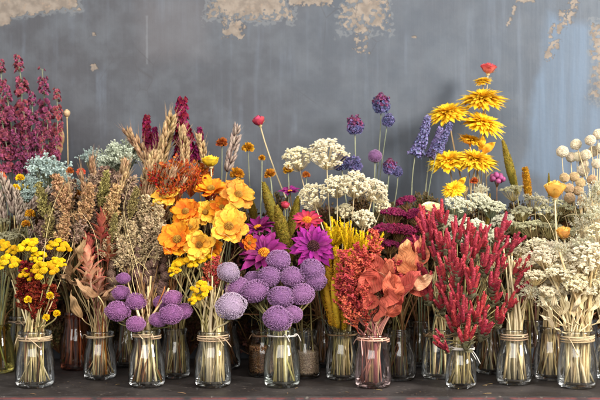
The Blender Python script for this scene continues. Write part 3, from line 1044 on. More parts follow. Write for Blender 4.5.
    for m_ in masks2[1:]:
        near_ = N.m("MAXIMUM", near_, m_)
    col = N.mix(N.m("MULTIPLY", near_, .55), col, srgb((104, 106, 108)))      # older undercoat round the bare plaster
    col = N.mix(N.m("MULTIPLY", mk, .95), col, pl)
    col = N.mix(N.m("MULTIPLY", rim_shade, .9, clamp=True), col, srgb((92, 86, 80)))  # faint darker rim painted in as shadow along the peeled edges
    crack = N.n("ShaderNodeTexVoronoi", {"Vector": N.n("ShaderNodeMapping", {"Vector": vec.outputs[0], "Scale": (1, .6, 1)}).outputs[0], "Scale": .035}, feature="DISTANCE_TO_EDGE").outputs["Distance"]
    crk = N.m("MULTIPLY", N.rng(crack, .012, .0), N.rng(nz(.012, 3, off=81), .56, .66))
    col = N.mix(N.m("MULTIPLY", crk, .5), col, srgb((60, 58, 60)))
    hgt = N.m("ADD", N.m("MULTIPLY", mk, -1.0), N.m("ADD", N.m("MULTIPLY", brush_v, .35), N.m("MULTIPLY", fine, .25)))
    bp = N.n("ShaderNodeBump", {"Strength": .6, "Distance": .0016, "Height": hgt})
    p = N.n("ShaderNodeBsdfPrincipled", {"Base Color": col, "Roughness": N.rng(mk, 0, 1, .5, .9), "Normal": bp.outputs[0], "Specular IOR Level": .3})
    N.put(N.out.inputs[0], p.outputs[0])
    return mat


def box_mesh(name, x0, x1, y0, y1, z0, z1, mat, bev=0.0):
    import bmesh
    bm = bmesh.new()
    bmesh.ops.create_cube(bm, size=1)
    for v in bm.verts:
        v.co = Vector(((x0 + x1) / 2 + v.co.x * (x1 - x0), (y0 + y1) / 2 + v.co.y * (y1 - y0), (z0 + z1) / 2 + v.co.z * (z1 - z0)))
    if bev:
        bmesh.ops.bevel(bm, geom=bm.edges[:], offset=bev, segments=3, affect="EDGES")
    me = bpy.data.meshes.new(name)
    bm.to_mesh(me)
    bm.free()
    me.materials.append(mat)
    return me


wall = link("wall", box_mesh("wall", -1.6, 1.6, 0, .06, -.9, 1.0, wall_material()))
wall.location = (0, WALL_Y, CAM_H)
tag(wall, "grey blue painted plaster wall with beige patches where paint peeled", "wall", kind="structure")


def shelf_material():
    mat = bpy.data.materials.new("dark_worn_shelf")
    N = Nodes(mat)
    tc = N.n("ShaderNodeTexCoord")
    o = tc.outputs["Object"]
    mp = N.n("ShaderNodeMapping", {"Vector": o, "Scale": (1.2, 9, 9)})
    gr = N.n("ShaderNodeTexNoise", {"Vector": mp.outputs[0], "Scale": 30, "Detail": 8, "Roughness": .7}).outputs["Fac"]
    sp = N.n("ShaderNodeTexNoise", {"Vector": o, "Scale": 120, "Detail": 4}).outputs["Fac"]
    dust = N.n("ShaderNodeTexNoise", {"Vector": o, "Scale": 9, "Detail": 5}).outputs["Fac"]
    col = N.mix(N.rng(gr, .3, .7), srgb((36, 32, 31)), srgb((54, 48, 46)))
    col = N.mix(N.rng(dust, .45, .7, 0, .35), col, srgb((86, 79, 76)))
    col = N.mix(N.rng(sp, .62, .72, 0, .5), col, srgb((134, 122, 112)))
    sep = N.n("ShaderNodeSeparateXYZ", {0: o})
    edge = N.m("ADD", sep.outputs[1], N.m("MULTIPLY", N.m("SUBTRACT", sp, .5), .003))
    e2 = N.n("ShaderNodeTexNoise", {"Vector": o, "Scale": 26, "Detail": 4}).outputs["Fac"]
    red = N.m("MULTIPLY", N.rng(edge, -.0985, -.1005), N.rng(e2, .34, .5))
    col = N.mix(N.m("MULTIPLY", red, N.rng(sep.outputs[2], -.012, -.004)), col, srgb((112, 56, 52)))
    low = N.m("MULTIPLY", N.rng(sep.outputs[2], -.0035, -.0055), N.rng(edge, -.09, -.1))
    col = N.mix(N.m("MULTIPLY", low, .8), col, N.mix(N.rng(e2, .35, .6), srgb((56, 44, 48)), srgb((84, 72, 78))))
    bp = N.n("ShaderNodeBump", {"Strength": .35, "Distance": .002, "Height": N.m("ADD", gr, N.m("MULTIPLY", sp, .4))})
    p = N.n("ShaderNodeBsdfPrincipled", {"Base Color": col, "Roughness": N.rng(dust, .3, .7, .42, .7), "Normal": bp.outputs[0], "Specular IOR Level": .4})
    N.put(N.out.inputs[0], p.outputs[0])
    return mat


shelf = link("shelf", box_mesh("shelf", -1.4, 1.4, -.1, WALL_Y, -.035, 0, shelf_material(), .0022))
tag(shelf, "dark worn wooden shelf board with reddish chipped front edge", "shelf", kind="structure")

# ------------------------------------------------------------------ jars
def glass_mat(name, tint, dens=.06):
    if name in MATS:
        return MATS[name]
    mat = bpy.data.materials.new(name)
    N = Nodes(mat)
    lw = N.n("ShaderNodeLayerWeight", {"Blend": .32})
    tr_c = N.mix(N.m("POWER", lw.outputs["Facing"], 3.0), tint + (1,), tuple(v ** 2.5 * .72 for v in tint) + (1,))
    tr = N.n("ShaderNodeBsdfTransparent", {"Color": tr_c})
    tcn = N.n("ShaderNodeTexCoord")
    wob = N.n("ShaderNodeTexNoise", {"Vector": tcn.outputs["Object"], "Scale": 38, "Detail": 1})
    bp = N.n("ShaderNodeBump", {"Strength": .3, "Distance": .004, "Height": wob.outputs["Fac"]})
    dust = N.n("ShaderNodeTexNoise", {"Vector": tcn.outputs["Object"], "Scale": 90.0, "Detail": 5.0, "Roughness": .7}).outputs["Fac"]
    gl = N.n("ShaderNodeBsdfGlossy", {"Color": (1, 1, 1, 1), "Roughness": N.rng(dust, .4, .75, .03, .2), "Normal": bp.outputs[0]})
    fr = N.n("ShaderNodeFresnel", {"IOR": 1.5, "Normal": bp.outputs[0]})
    fac = N.m("ADD", N.m("MULTIPLY", fr.outputs[0], .8), .02, clamp=True)
    mx = N.n("ShaderNodeMixShader", {0: fac, 1: tr.outputs[0], 2: gl.outputs[0]})
    df = N.n("ShaderNodeBsdfDiffuse", {"Color": (.6, .58, .54, 1)})
    mx2 = N.n("ShaderNodeMixShader", {0: N.rng(dust, .52, .85, .0, .10), 1: mx.outputs[0], 2: df.outputs[0]})
    N.put(N.out.inputs[0], mx2.outputs[0])
    MATS[name] = mat
    return mat


CLEAR = glass_mat("clear_glass", (.985, .99, .98))
GREENISH = glass_mat("greenish_glass", (.95, .98, .95))
PINKG = glass_mat("pink_tinted_glass", (.98, .87, .86))
AMBERG = glass_mat("amber_glass", (.86, .50, .38))
YELG = glass_mat("yellow_glass", (.90, .84, .46))
DARKG = glass_mat("smoky_glass", (.82, .81, .80))


def lathe(buf, prof, k=48, t=0.5):
    P = np.array(prof, float)
    ph = np.linspace(0, 2 * PI, k, endpoint=False)
    V = np.stack([P[:, 0][:, None] * np.cos(ph), P[:, 0][:, None] * np.sin(ph), np.repeat(P[:, 1][:, None], k, 1)], axis=-1).reshape(-1, 3)
    Q = []
    for i in range(len(P) - 1):
        for j in range(k):
            Q.append([i * k + j, i * k + (j + 1) % k, (i + 1) * k + (j + 1) % k, (i + 1) * k + j])
    buf.add(V, Q, None, t, .5)


def jar_profiles(R, H, rn, thread=False):
    """Squat milk-bottle: straight-ish body, sloping shoulder, short neck with a rolled lip."""
    o = [(0, .0008), (R * .80, .0004), (R * .92, .0022), (R * .985, .007), (R, H * .14), (R * .995, H * .3), (R * .965, H * .45)]
    for s in np.linspace(0.1, 1, 8):
        e = s * s * (3 - 2 * s)
        o.append((R * .965 + (rn - R * .965) * e, H * (.45 + .37 * s)))
    if thread:
        for z in (.85, .89, .93):
            o += [(rn * 1.0, H * (z - .012)), (rn * 1.06, H * z), (rn * 1.0, H * (z + .012))]
        o += [(rn * 1.0, H * .965), (rn * 1.04, H * .98)]
    else:
        o += [(rn * .985, H * .87), (rn * .985, H * .91), (rn * 1.05, H * .935), (rn * 1.085, H * .965), (rn * 1.05, H * .99)]
    o.append((rn * .99, H))
    w = .0026
    i = [(rn * .99, H), (rn - w * 1.0, H * .985)] + [(max(r - w, 0), z) for r, z in reversed(o[5:-3]) if z < H * .93 and z > H * .16] + \
        [(R - w, H * .12), (R * .93 - w, .0085), (R * .8 - w, .0058), (0, .0052)]
    return o, i


JARS = {}
TWINE = plant_mat("beige_twine", (170, 142, 110), (206, 180, 146), trans=0, vary=.3, nscale=500, bump=.8)
WHITETWINE = plant_mat("white_ribbon", (214, 206, 194), (232, 226, 214), trans=.1, vary=.2)
BROWNTWINE = plant_mat("brown_twine", (112, 84, 62), (146, 114, 86), trans=0, vary=.3, nscale=500, bump=.8)


def make_jar(key, px, Y, label, R=.0325, H=.098, rn=.0235, glass=CLEAR, thread=False, twine=TWINE, wraps=3, tz=.885, ends=2, group=None, basew=None):
    e = link("glass_jar", None)
    H *= random.uniform(.975, 1.03)
    rn *= random.uniform(.95, 1.06)
    p = at(px, 300, Y)
    e.location = (p.x, Y, .0005)
    tag(e, label, "jar", group)
    b = Buf()
    o, i = jar_profiles(R, H, rn, thread)
    lathe(b, o)
    lathe(b, [q for q in i if q[1] > H * .86])
    lathe(b, i[-4:])
    g = link("jar_body", b.mesh("jar_body", glass), e)
    g.visible_shadow = True
    lip = Buf()
    if twine is not None:
        rt = float(np.interp(tz * H, [q[1] for q in o[2:-1]], [q[0] for q in o[2:-1]]))
        n = 30 * wraps
        a = np.linspace(0, 2 * PI * wraps, n) + random.random() * 6
        zz = tz * H + np.linspace(-.0022, .0022, n) * (wraps - 1) / 1.6 + .0012 * np.sin(a * .5 + random.random() * 6)
        rr = rt + .0013 + .0008 * np.abs(np.sin(a * 1.7)) + .0006 * RNG.random(n)
        tube(lip, np.stack([rr * np.cos(a), rr * np.sin(a), zz], axis=1), .00115, 5)
        for q in range(ends):
            a0 = -PI / 2 + random.uniform(-1.0, 1.2)
            s = np.linspace(0, 1, 10)
            L = random.uniform(.012, .034)
            out = rt + .002 + s * L * .45
            aa = a0 + s * random.uniform(-1.1, 1.1)
            P = np.stack([out * np.cos(aa), out * np.sin(aa), tz * H + .006 * np.sin(s * PI) - s ** 1.5 * L * random.uniform(.0, .9)], axis=1)
            tube(lip, P, .0009, 5)
        V, Q, T, t = ball_t(8, 6, .15, 3)
        a0 = -PI / 2 + .5
        kb = Buf()
        kb.add(V * .0027 + np.array([(rt + .002) * math.cos(a0), (rt + .002) * math.sin(a0), tz * H]), Q, T, t, .5)
        tt = link("twine_tie", lip.mesh("twine_tie", twine), e)
        link("knot", kb.mesh("knot", twine), tt)
    JARS[key] = dict(x=p.x, y=Y, R=R, H=H, rn=rn, n=0)
    return e


make_jar("f35", 35, 0, "clear glass jar at the front under the bright yellow button flowers", R=.0335, rn=.0275, twine=TWINE, wraps=4, tz=.87, ends=3)
make_jar("f147", 147, 0, "clear glass jar under the small purple thistles left of the creamy straw jar", R=.032, H=.097, rn=.0235)
make_jar("f213", 213, 0, "clear jar tightly packed with pale cream stems under the two lilac globes", R=.0325, rn=.0245, wraps=4)
make_jar("f282", 282, 0, "clear jar with green stems and white twine under the purple thistle bunch", R=.0325, rn=.0245, glass=GREENISH, twine=WHITETWINE, wraps=2, ends=2)
make_jar("f373", 373, -.005, "pink tinted glass jar under the coral leaves", R=.0325, H=.092, rn=.025, glass=PINKG, twine=plant_mat("pink_twine", (196, 140, 120), (222, 176, 156), trans=0, nscale=500), wraps=3, tz=.9, ends=3)
make_jar("f460", 461, -.01, "small jar tied with white ribbon under the crimson cockscomb bunch", R=.0275, H=.078, rn=.021, twine=WHITETWINE, wraps=2, tz=.88, ends=3)
make_jar("f514", 514, .025, "clear jar of thick pale stems with a flat beige band round its neck", R=.0315, H=.098, rn=.0225, twine=TWINE, wraps=5, tz=.88, ends=0)
make_jar("f576", 577, -.01, "clear jar of crossed straw stems at the front right", R=.0335, H=.096, rn=.0265, twine=TWINE, wraps=5, tz=.87, ends=1)
make_jar("m101", 100, .085, "glass jar under the tan leaves and red papery spikes", R=.0305, H=.088, rn=.0235, wraps=2, ends=1)
make_jar("m172", 175, .10, "plain jar with thick rim half hidden right behind the purple thistle jar", R=.0285, H=.094, rn=.022, twine=None, thread=False)
make_jar("m265", 264, .115, "jar full of brown seeds behind the purple thistle jar", R=.030, H=.088, rn=.023, twine=BROWNTWINE, wraps=2)
make_jar("m298", 305, .10, "jar holding pale grain half hidden right of the purple thistle jar", R=.0285, H=.090, rn=.0225, twine=None)
make_jar("m342", 342, .08, "glass jar under the yellow and ochre flower spikes", R=.0305, H=.090, rn=.023, twine=BROWNTWINE, wraps=2, tz=.92, ends=2)
make_jar("m397", 399, .075, "clear jar with screw thread neck beside the pink tinted jar", R=.0315, H=.094, rn=.0205, glass=DARKG, thread=True, twine=None)
make_jar("m438", 438, .09, "jar with brown twine between the coral and crimson bunches", R=.031, H=.090, rn=.024, twine=BROWNTWINE, wraps=3)
make_jar("m492", 491, .15, "dim jar in the shade behind the crimson bunch and the banded jar", R=.030, H=.088, rn=.023, twine=None)
make_jar("m550", 551, .075, "smoky glass jar of dark stems left of the front right straw jar", R=.0305, H=.096, rn=.022, glass=DARKG, twine=None)
make_jar("m603", 612, .085, "jar cut off by the right edge of the photo", R=.0315, H=.09, rn=.0235, twine=BROWNTWINE, wraps=2)
make_jar("b3", -2, .16, "yellowish glass jar cut off by the left edge of the photo", R=.031, H=.095, rn=.023, glass=YELG, twine=None)
make_jar("b18", 22, .235, "shaded jar behind the front jar of yellow button flowers", R=.031, H=.1, rn=.023, twine=TWINE, wraps=2)
make_jar("b77", 76, .20, "dark reddish amber jar in the shade left of the tan leaf jar", R=.031, H=.115, rn=.022, glass=AMBERG, twine=None)
make_jar("b128", 127, .24, "unlit jar in the back between the tan leaf jar and the purple thistle jar", R=.030, H=.095, rn=.022, twine=None)
make_jar("b228", 225, .21, "shaded jar peeping out right behind the creamy straw jar", R=.031, H=.095, rn=.022, twine=None)
make_jar("b320", 325, .24, "back jar in the dark between the grain jar and the yellow spike jar", R=.030, H=.095, rn=.022, twine=None)
make_jar("b372", 366, .20, "back jar hidden in shade behind the pink tinted jar", R=.030, H=.095, rn=.022, twine=None)
make_jar("b416", 420, .24, "back jar in the dark gap between the screw neck jar and the twine jar", R=.030, H=.095, rn=.022, twine=None)
make_jar("b530", 532, .22, "back jar in the dark gap between the banded jar and the smoky jar", R=.030, H=.095, rn=.022, twine=None)
make_jar("b590", 585, .22, "back jar in shade behind the front right straw jar", R=.031, H=.095, rn=.024, twine=None)


def grain(key, px, Y, R, H, name, label, mat, s=.0016, n=2600):
    """Loose dry filling: a packed cylinder of small grains."""
    b = Buf()
    V, Q, T, t = ball_t(24, 8)
    lathe(b, [(0, .0058), (R * .93, .0068), (R, .012), (R, H * .9), (R * .96, H), (0, H + .001)], 24, .2)
    a = RNG.random(n) * 2 * PI
    z = .009 + RNG.random(n) * (H - .009)
    m = n // 4
    P = np.stack([R * np.cos(a), R * np.sin(a), z], axis=1)
    rr = R * np.sqrt(RNG.random(m))
    P[:m] = np.stack([rr * np.cos(a[:m]), rr * np.sin(a[:m]), np.full(m, H)], axis=1)
    b.inst(ball_t(5, 4), diag(frames(RNG.normal(0, 1, (n, 3))), np.stack([np.full(n, s * 1.3), np.full(n, s * .7), np.full(n, s * .7)], axis=1)), P)
    o = link(name, b.mesh(name, mat))
    J = JARS[key]
    o.location = (J["x"], J["y"], 0.0005)
    tag(o, label, name.replace("_", " "), kind="stuff")


grain("m298", 298, .10, .0245, .047, "grain", "pale pinkish grain filling the half hidden jar to mid height", plant_mat("pale_grain", (150, 124, 102), (198, 172, 146), trans=0, vary=.5))
grain("m265", 262, .11, .026, .056, "seeds", "brown seeds filling the jar behind the purple thistle jar", plant_mat("brown_seed", (78, 50, 34), (132, 92, 62), trans=0, vary=.6), .002, 1800)

# ------------------------------------------------------------------ flowers
UP = (0, -.15, 1)
CAMV = (0, -1, .35)


def stem_path(jar, P, d, sway=0.0, inpoint=None):
    """From the jar's bottom through its neck to the bloom at P, arriving along direction d."""
    J = JARS[jar]
    c = Vector((J["x"], J["y"], 0))
    lean = Vector((P.x - J["x"], P.y - J["y"], 0))
    ll = lean.length
    ld = lean.normalized() if ll > 1e-6 else Vector((1, 0, 0))
    side = Vector((-ld.y, ld.x, 0))
    rn = J["rn"] - .0055
    a = random.random() * 2 * PI
    k = min(1.0, ll / .08)
    off_n = ld * rn * k * random.uniform(.2, .95) + side * rn * random.uniform(-.6, .6)
    if k < .6:
        off_n = Vector((math.cos(a), math.sin(a), 0)) * rn * math.sqrt(random.random())
    Rb = J["R"] - .0048
    off_b = -off_n * random.uniform(.3, 1.2) + Vector((math.cos(a), math.sin(a) * .8, 0)) * Rb * random.uniform(.5, 1.1)
    if random.random() < .35:
        off_b = off_n * random.uniform(.8, 1.5)
    if off_b.length > Rb:
        off_b *= Rb / off_b.length
    B = c + off_b + Vector((0, 0, .008))
    Nn = c + off_n + Vector((0, 0, J["H"] * .93))
    dn = (Nn - B).normalized()
    dist = (P - Nn).length
    d = Vector(d).normalized()
    # keep clear of the neck: leave steeply, arrive along d
    T0 = (dn * .6 + Vector((0, 0, 1)) * .6 + (P - Nn).normalized() * .5).normalized()
    h0, h1 = dist * .38, dist * .33
    C1 = Nn + T0 * h0
    dd = (d * .8 + (P - Nn).normalized() * .45 + Vector((0, 0, .25))).normalized()
    C2 = P - dd * h1
    pts = [B, B.lerp(Nn, .5) + Vector((random.gauss(0, .0012), random.gauss(0, .0012), 0)), Nn]
    for s in np.linspace(0, 1, 13)[1:]:
        q = Nn * (1 - s) ** 3 + C1 * 3 * s * (1 - s) ** 2 + C2 * 3 * s * s * (1 - s) + P * s ** 3
        pts.append(q)
    return B, pts


GROUPS = {}


def flower(kind, px, py, Y, jar, size, d=UP, name="flower", cat="flower", label=None, group=None, stem="green", sr=.0011, roll=None,
           tipmode=False, leaves=0, sink=0.0, stretch=1.0, tip=None):
    """One stem with its bloom: size in photo pixels (bloom radius, or spike length)."""
    s = size * m_per_px(Y)
    if tip is not None:
        a, b = at(tip[0], tip[1], Y), at(px, py, Y)
        v = a - b
        d = (v.x, v.y - .12 * v.length, v.z)
        s = v.length
        P = b
    else:
        P = at(px, py, Y)
    d = Vector(d).normalized()
    root, pts = stem_path(jar, P, d)
    e = link(name, None)
    e.location = root
    sb = Buf()
    rel = [tuple(q - root) for q in pts]
    r0 = sr * random.uniform(.8, 1.25)
    tube(sb, rel, np.linspace(r0 * 1.25, r0 * .85, len(rel)), 6)
    link("stem", sb.mesh("stem", STEMS[stem]), e)
    if leaves:
        lb = Buf()
        for q in range(leaves):
            i = random.randint(4, len(pts) - 4)
            u = (pts[i + 1] - pts[i]).normalized()
            out = Vector((random.gauss(0, 1), random.gauss(0, 1) - .3, .5)).normalized()
            X = np.array([tuple((u * .7 + out * .7))])
            L = random.uniform(.018, .034)
            lb.inst(petal(7, 3, .13, .8, .7, .5, random.uniform(-.3, .1)), diag(frames(X), np.full(1, L)), [tuple(pts[i] - root)])
        link("leaves", lb.mesh("leaves", STEMS[stem]), e)
    fn, nvar, _ = BL[kind]
    parts = lib(kind, fn, nvar)
    rot = Vector((0, 0, 1)).rotation_difference(d)
    rl = random.random() * 2 * PI if roll is None else roll
    R = rot.to_matrix() @ Matrix.Rotation(rl, 3, "Z")
    Mx = Matrix.Translation(P - root - d * sink * s) @ R.to_4x4() @ Matrix.Diagonal((s * stretch, s * stretch, s, 1))
    first = None
    for nm, me in parts:
        if first is not None and nm in ("flower_center", "calyx", "sepals", "bracts"):
            link(nm, me, first)
            continue
        c = link(nm, me, e)
        c.matrix_local = Mx
        first = first or c
    tag(e, label, cat, group)
    if group:
        GROUPS.setdefault(group, []).append((e, px if tip is None else tip[0], py if tip is None else tip[1], size if tip is None else s / m_per_px(Y)))
    return e


ORD = ["second", "third", "fourth", "fifth", "sixth", "seventh", "eighth", "ninth", "tenth", "eleventh"]
NUM = {2: "two", 3: "three", 4: "four", 5: "five", 6: "six", 7: "seven", 8: "eight", 9: "nine", 10: "ten", 11: "eleven", 12: "twelve", 13: "thirteen"}


def rank_labels(group, noun, most=13):
    """Tell the members of a small group apart by their order; a big group shares one label."""
    L = GROUPS.get(group, [])
    n = len(L)
    if n == 1:
        L[0][0]["label"] = noun[0].replace("@", "")
        return
    L2 = sorted(L, key=lambda q: q[1])
    for i, (e, x, y, s) in enumerate(L2):
        if n > most:
            e["label"] = noun[1]
            continue
        if n == 2:
            w = ("left" if i == 0 else "right") + " one of two"
        elif i == 0:
            w = "leftmost of %s" % NUM[n]
        elif i == n - 1:
            w = "rightmost of %s" % NUM[n]
        elif i <= (n - 1) / 2:
            w = "%s from left of %s" % (ORD[i - 1], NUM[n])
        else:
            w = "%s from right of %s" % (ORD[n - 2 - i], NUM[n])
        e["label"] = "%s %s" % (w, noun[1])


def many(rows, kind, jar, group, noun, name, cat, Y=None, **kw):
    for r in rows:
        k = dict(kw)
        if isinstance(r[-1], dict):
            k.update(r[-1])
            r = r[:-1]
        px, py, size, y = r[:4]
        dv = k.get("d", UP)
        k["d"] = (dv[0] + random.gauss(0, .16), dv[1] + random.gauss(0, .12), dv[2])
        jj = k.pop("jar", jar)
        kk = k.pop("kind", kind)
        if isinstance(jj, (list, tuple)):
            jj = min(jj, key=lambda q: abs(JARS[q]["x"] - at(px, py, y).x) + random.random() * .02)
        flower(kk, px, py, y, jj, size, name=name, cat=cat, group=group, **k)
    rank_labels(group, (noun, noun))


def spikes(rows, kind, jar, group, noun, name, cat, **kw):
    """rows: tip x, tip y, base x, base y, depth."""
    for r in rows:
        k = dict(kw)
        if isinstance(r[-1], dict):
            k.update(r[-1])
            r = r[:-1]
        tx, ty, bx, by, y = r
        jj = k.pop("jar", jar)
        kk = k.pop("kind", kind)
        if isinstance(jj, (list, tuple)):
            jj = min(jj, key=lambda q: abs(JARS[q]["x"] - at(bx, by, y).x) + random.random() * .02)
        flower(kk, bx, by, y, jj, 0, name=name, cat=cat, group=group, tip=(tx, ty), **k)
    rank_labels(group, (noun, noun))


def tilt(x, y, z=1.0):
    return (x, y, z)


# ---- far left, back
spikes([(2, 62, 4, 130, .30), (19, 56, 24, 135, .29), (46, 70, 40, 150, .29), (60, 90, 52, 155, .27), (11, 86, 12, 160, .27), (33, 92, 30, 160, .26),
        (51, 112, 48, 168, .25), (27, 112, 26, 172, .25), (-6, 90, 0, 160, .27), (62, 122, 55, 172, .24), (5, 112, 8, 172, .24), (39, 122, 36, 175, .24), (18, 128, 20, 180, .23), (45, 134, 44, 180, .22), (-3, 130, 0, 180, .23), (58, 138, 52, 182, .22), (30, 138, 30, 182, .22)],
       "lark", ["b3", "b18"], "magenta blossom spikes at the far left", "magenta blossom spikes standing tall against the wall", "blossom_spike", "flower", stem="grey")
flower("tan_bud", 67, 117, .27, "b77", 3.6, name="seed_pod", cat="pod", label="pale tan papery pod beside the magenta spikes against the wall", stem="straw")
flower("tan_leaf", 55, 155, .26, "b18", 1, tip=(70, 130), name="dry_leaf", cat="leaf", label="thin tan leaf sticking out right of the magenta spikes", stem="straw")
many([(48, 172, 19, .17), (30, 187, 13, .15), (68, 186, 12, .15), (93, 160, 11, .20), (83, 192, 14, .14), (24, 200, 10, .14)], "aqua", ["b3", "b18", "b77"],
     "pale aqua statice on the left", "pale aqua statice clumps below the magenta spikes", "statice", "flower", stem="grey")
many([(122, 157, 17, .17), (110, 165, 10, .18)], "mint", ["b128"], "mint white statice heads", "rounded mint white statice heads by the wheat ears", "statice", "flower", stem="grey")
flower("salmon", -1, 178, .14, "b3", 8, name="bud", cat="flower", label="round salmon orange flower at the left edge of the photo")
flower("burnt", 70, 172, .17, "b77", 6, name="bud", cat="flower", label="brownish orange cone shaped flower right of the aqua statice", stretch=.75)
flower("salmon", 81, 172, .17, "b77", 5, name="bud", cat="flower", label="small bright orange red flower right of the aqua statice")
many([(20, 178, 5, .13), (16, 188, 5, .13), (6, 192, 4, .13), (25, 187, 4, .14)], "button_one", ["b3"], "small yellow buds near the salmon flower",
     "small yellow buds beside the round salmon flower", "bud", "flower")
spikes([(11, 172, 14, 215, .12), (-2, 180, 4, 222, .12), (46, 188, 22, 222, .10), (24, 190, 18, 225, .11), (36, 205, 30, 240, .10)], "grey_ear", ["b3", "b18"],
       "grey wheat ears on the left", "greyish wheat ears above the yellow buttons", "wheat_ear", "dried grass", stem="straw", stretch=1.2)
many([(10, 238, 14, .10), (-2, 225, 14, .11), (22, 232, 12, .12)], "yarrow_g", ["b3", "b18"], "grey green yarrow on the left", "grey green yarrow heads behind the yellow buttons", "yarrow", "flower")
many([(64, 206, 21, .12), (82, 228, 20, .09, dict(kind="taupe")), (56, 230, 18, .09), (104, 196, 20, .13), (94, 212, 17, .11), (122, 205, 18, .13, dict(kind="creamtwig")), (78, 196, 16, .14), (112, 180, 15, .16),
      (40, 212, 15, .13), (96, 186, 12, .17), (48, 245, 13, .08)], "mauve", ["b77", "b18", "m101"], "mauve brown sea lavender", "fluffy mauve brown sea lavender clumps on the left",
     "sea_lavender", "dried flower", stem="brown")
spikes([(58, 176, 70, 222, .05), (92, 186, 80, 230, .045), (118, 186, 106, 226, .05), (68, 214, 58, 252, .035)], "tanplume", ["b77", "m101"], "warm tan plumes", "warm tan feathery plumes in front of the mauve ones",
       "soft_plume", "dried flower", stem="straw", stretch=1.1)
spikes([(40, 184, 50, 226, .06), (108, 172, 100, 212, .06), (138, 188, 128, 222, .05), (116, 214, 112, 246, .04), (52, 210, 46, 246, .04)], "oliveplume", ["b77", "m101", "b128"], "olive tan plumes", "olive tan feathery plumes among the mauve ones",
       "soft_plume", "dried flower", stem="olive", stretch=.9)
spikes([(98, 158, 92, 206, .1), (82, 172, 90, 214, .075), (126, 168, 116, 208, .08), (64, 186, 76, 230, .06)], "barley", ["b77", "m101"], "thin barley ears in the mauve plumes", "thin awned barley ears standing in the mauve plumes",
       "barley_ear", "dried grass", stem="straw")
spikes([(74, 180, 60, 216, .08), (96, 176, 84, 214, .09), (60, 200, 72, 236, .06), (88, 196, 96, 236, .07), (104, 168, 112, 204, .1), (120, 176, 112, 212, .09), (134, 178, 124, 216, .09), (84, 214, 74, 248, .05),
        (50, 214, 62, 250, .06), (112, 198, 104, 232, .07), (44, 228, 52, 262, .05), (130, 200, 136, 236, .07)], "mauveplume", ["b77", "m101", "b18"], "soft mauve plumes", "soft mauve plumes rising out of the sea lavender",
       "soft_plume", "dried flower", stem="brown", stretch=1.25)
spikes([(146, 196, 140, 234, .07), (160, 204, 154, 244, .06), (150, 218, 146, 256, .05), (132, 222, 136, 258, .05), (120, 238, 128, 268, .04), (164, 226, 158, 262, .04)], "taupeplume", ["b128", "f147"], "taupe tapering plumes",
       "taupe tapering plumes left of the orange flowers", "soft_plume", "dried flower", stem="brown", stretch=1.25)
many([(30, 214, 6, .07), (78, 195, 6, .10), (26, 224, 5, .07), (116, 214, 6, .08), (70, 190, 4, .1)], "ochre", ["b18", "b77"], "mustard buds in the sea lavender", "small mustard buds among the mauve sea lavender", "bud", "flower")
many([(140, 222, 19, .09), (156, 236, 16, .08), (126, 240, 19, .07), (143, 256, 18, .06), (158, 218, 13, .10), (120, 224, 15, .09), (112, 250, 14, .06), (165, 250, 12, .07), (128, 262, 14, .05)],
     "creamtwig", ["b128", "m101", "f147"], "cream brown twiggy sprays", "twiggy cream brown sprays above the small purple thistles", "twig_spray", "dried flower", stem="brown")
spikes([(140, 245, 138, 285, .055), (156, 250, 154, 292, .055), (127, 240, 126, 284, .06), (164, 256, 162, 296, .06), (148, 262, 147, 300, .05), (112, 262, 113, 300, .06)], "pods", ["f147", "b128"],
       "brown seed pod stalks", "dark brown seed pod stalks above the small purple thistles", "seed_pod_stalk", "dried flower", stem="brown", stretch=1.1)
spikes([(104, 206, 101, 240, .045), (88, 230, 92, 262, .05), (112, 226, 108, 262, .05)], "redlotus", "m101", "red papery spikes above the tan leaf jar", "brick red papery spikes above the tan leaf jar", "papery_spike", "dried flower", stem="pink")
spikes([(88, 244, 91, 286, .025), (100, 264, 98, 298, .04)], "lotus", "m101", "pink and cream papery spikes", "pink and cream papery spikes above the tan leaf jar", "papery_spike", "dried flower", stem="pink")
spikes([(78, 232, 78, 278, .03), (66, 238, 72, 280, .05), (58, 276, 80, 284, .02), (72, 284, 98, 296, .00), (112, 282, 101, 305, .02), (66, 292, 82, 318, .04), (84, 262, 88, 300, .03)],
       "tan_leaf", "m101", "tan leaves in the small jar", "curled tan leaves of the jar under the papery spikes", "dry_leaf", "leaf", stem="straw")
# ---- front left yellow
many([(9, 264, 12, .0), (29, 248, 12, .01), (45, 272, 14, -.015), (59, 248, 12, .02), (27, 275, 9, .0), (58, 264, 9, .0), (2, 248, 10, .03), (15, 252, 9, .02), (38, 258, 9, .01)],
     "button", "f35", "yellow button flower clusters on the left", "bright yellow button clusters in the front left jar", "button_flower", "flower", stem="olive", d=(0, -.5, 1))
many([(28, 300, 5, -.03), (50, 296, 5, -.02), (46, 318, 5, -.03), (57, 314, 5, -.02)], "button_one", "f35", "single yellow buttons over the left jar", "single yellow buttons hanging low above the front left jar", "button_flower", "flower", stem="olive",
     stretch=.8)
spikes([(28, 262, 30, 312, .01), (40, 268, 38, 316, .0), (47, 278, 42, 318, .01), (22, 278, 28, 316, .01), (34, 282, 35, 322, -.01), (54, 285, 46, 320, .01)], "dock", "f35", "dark red dock spikes in the left jar", "dark red dock spikes in the front left jar",
       "dock_spike", "dried flower", stem="brown", stretch=1.4)

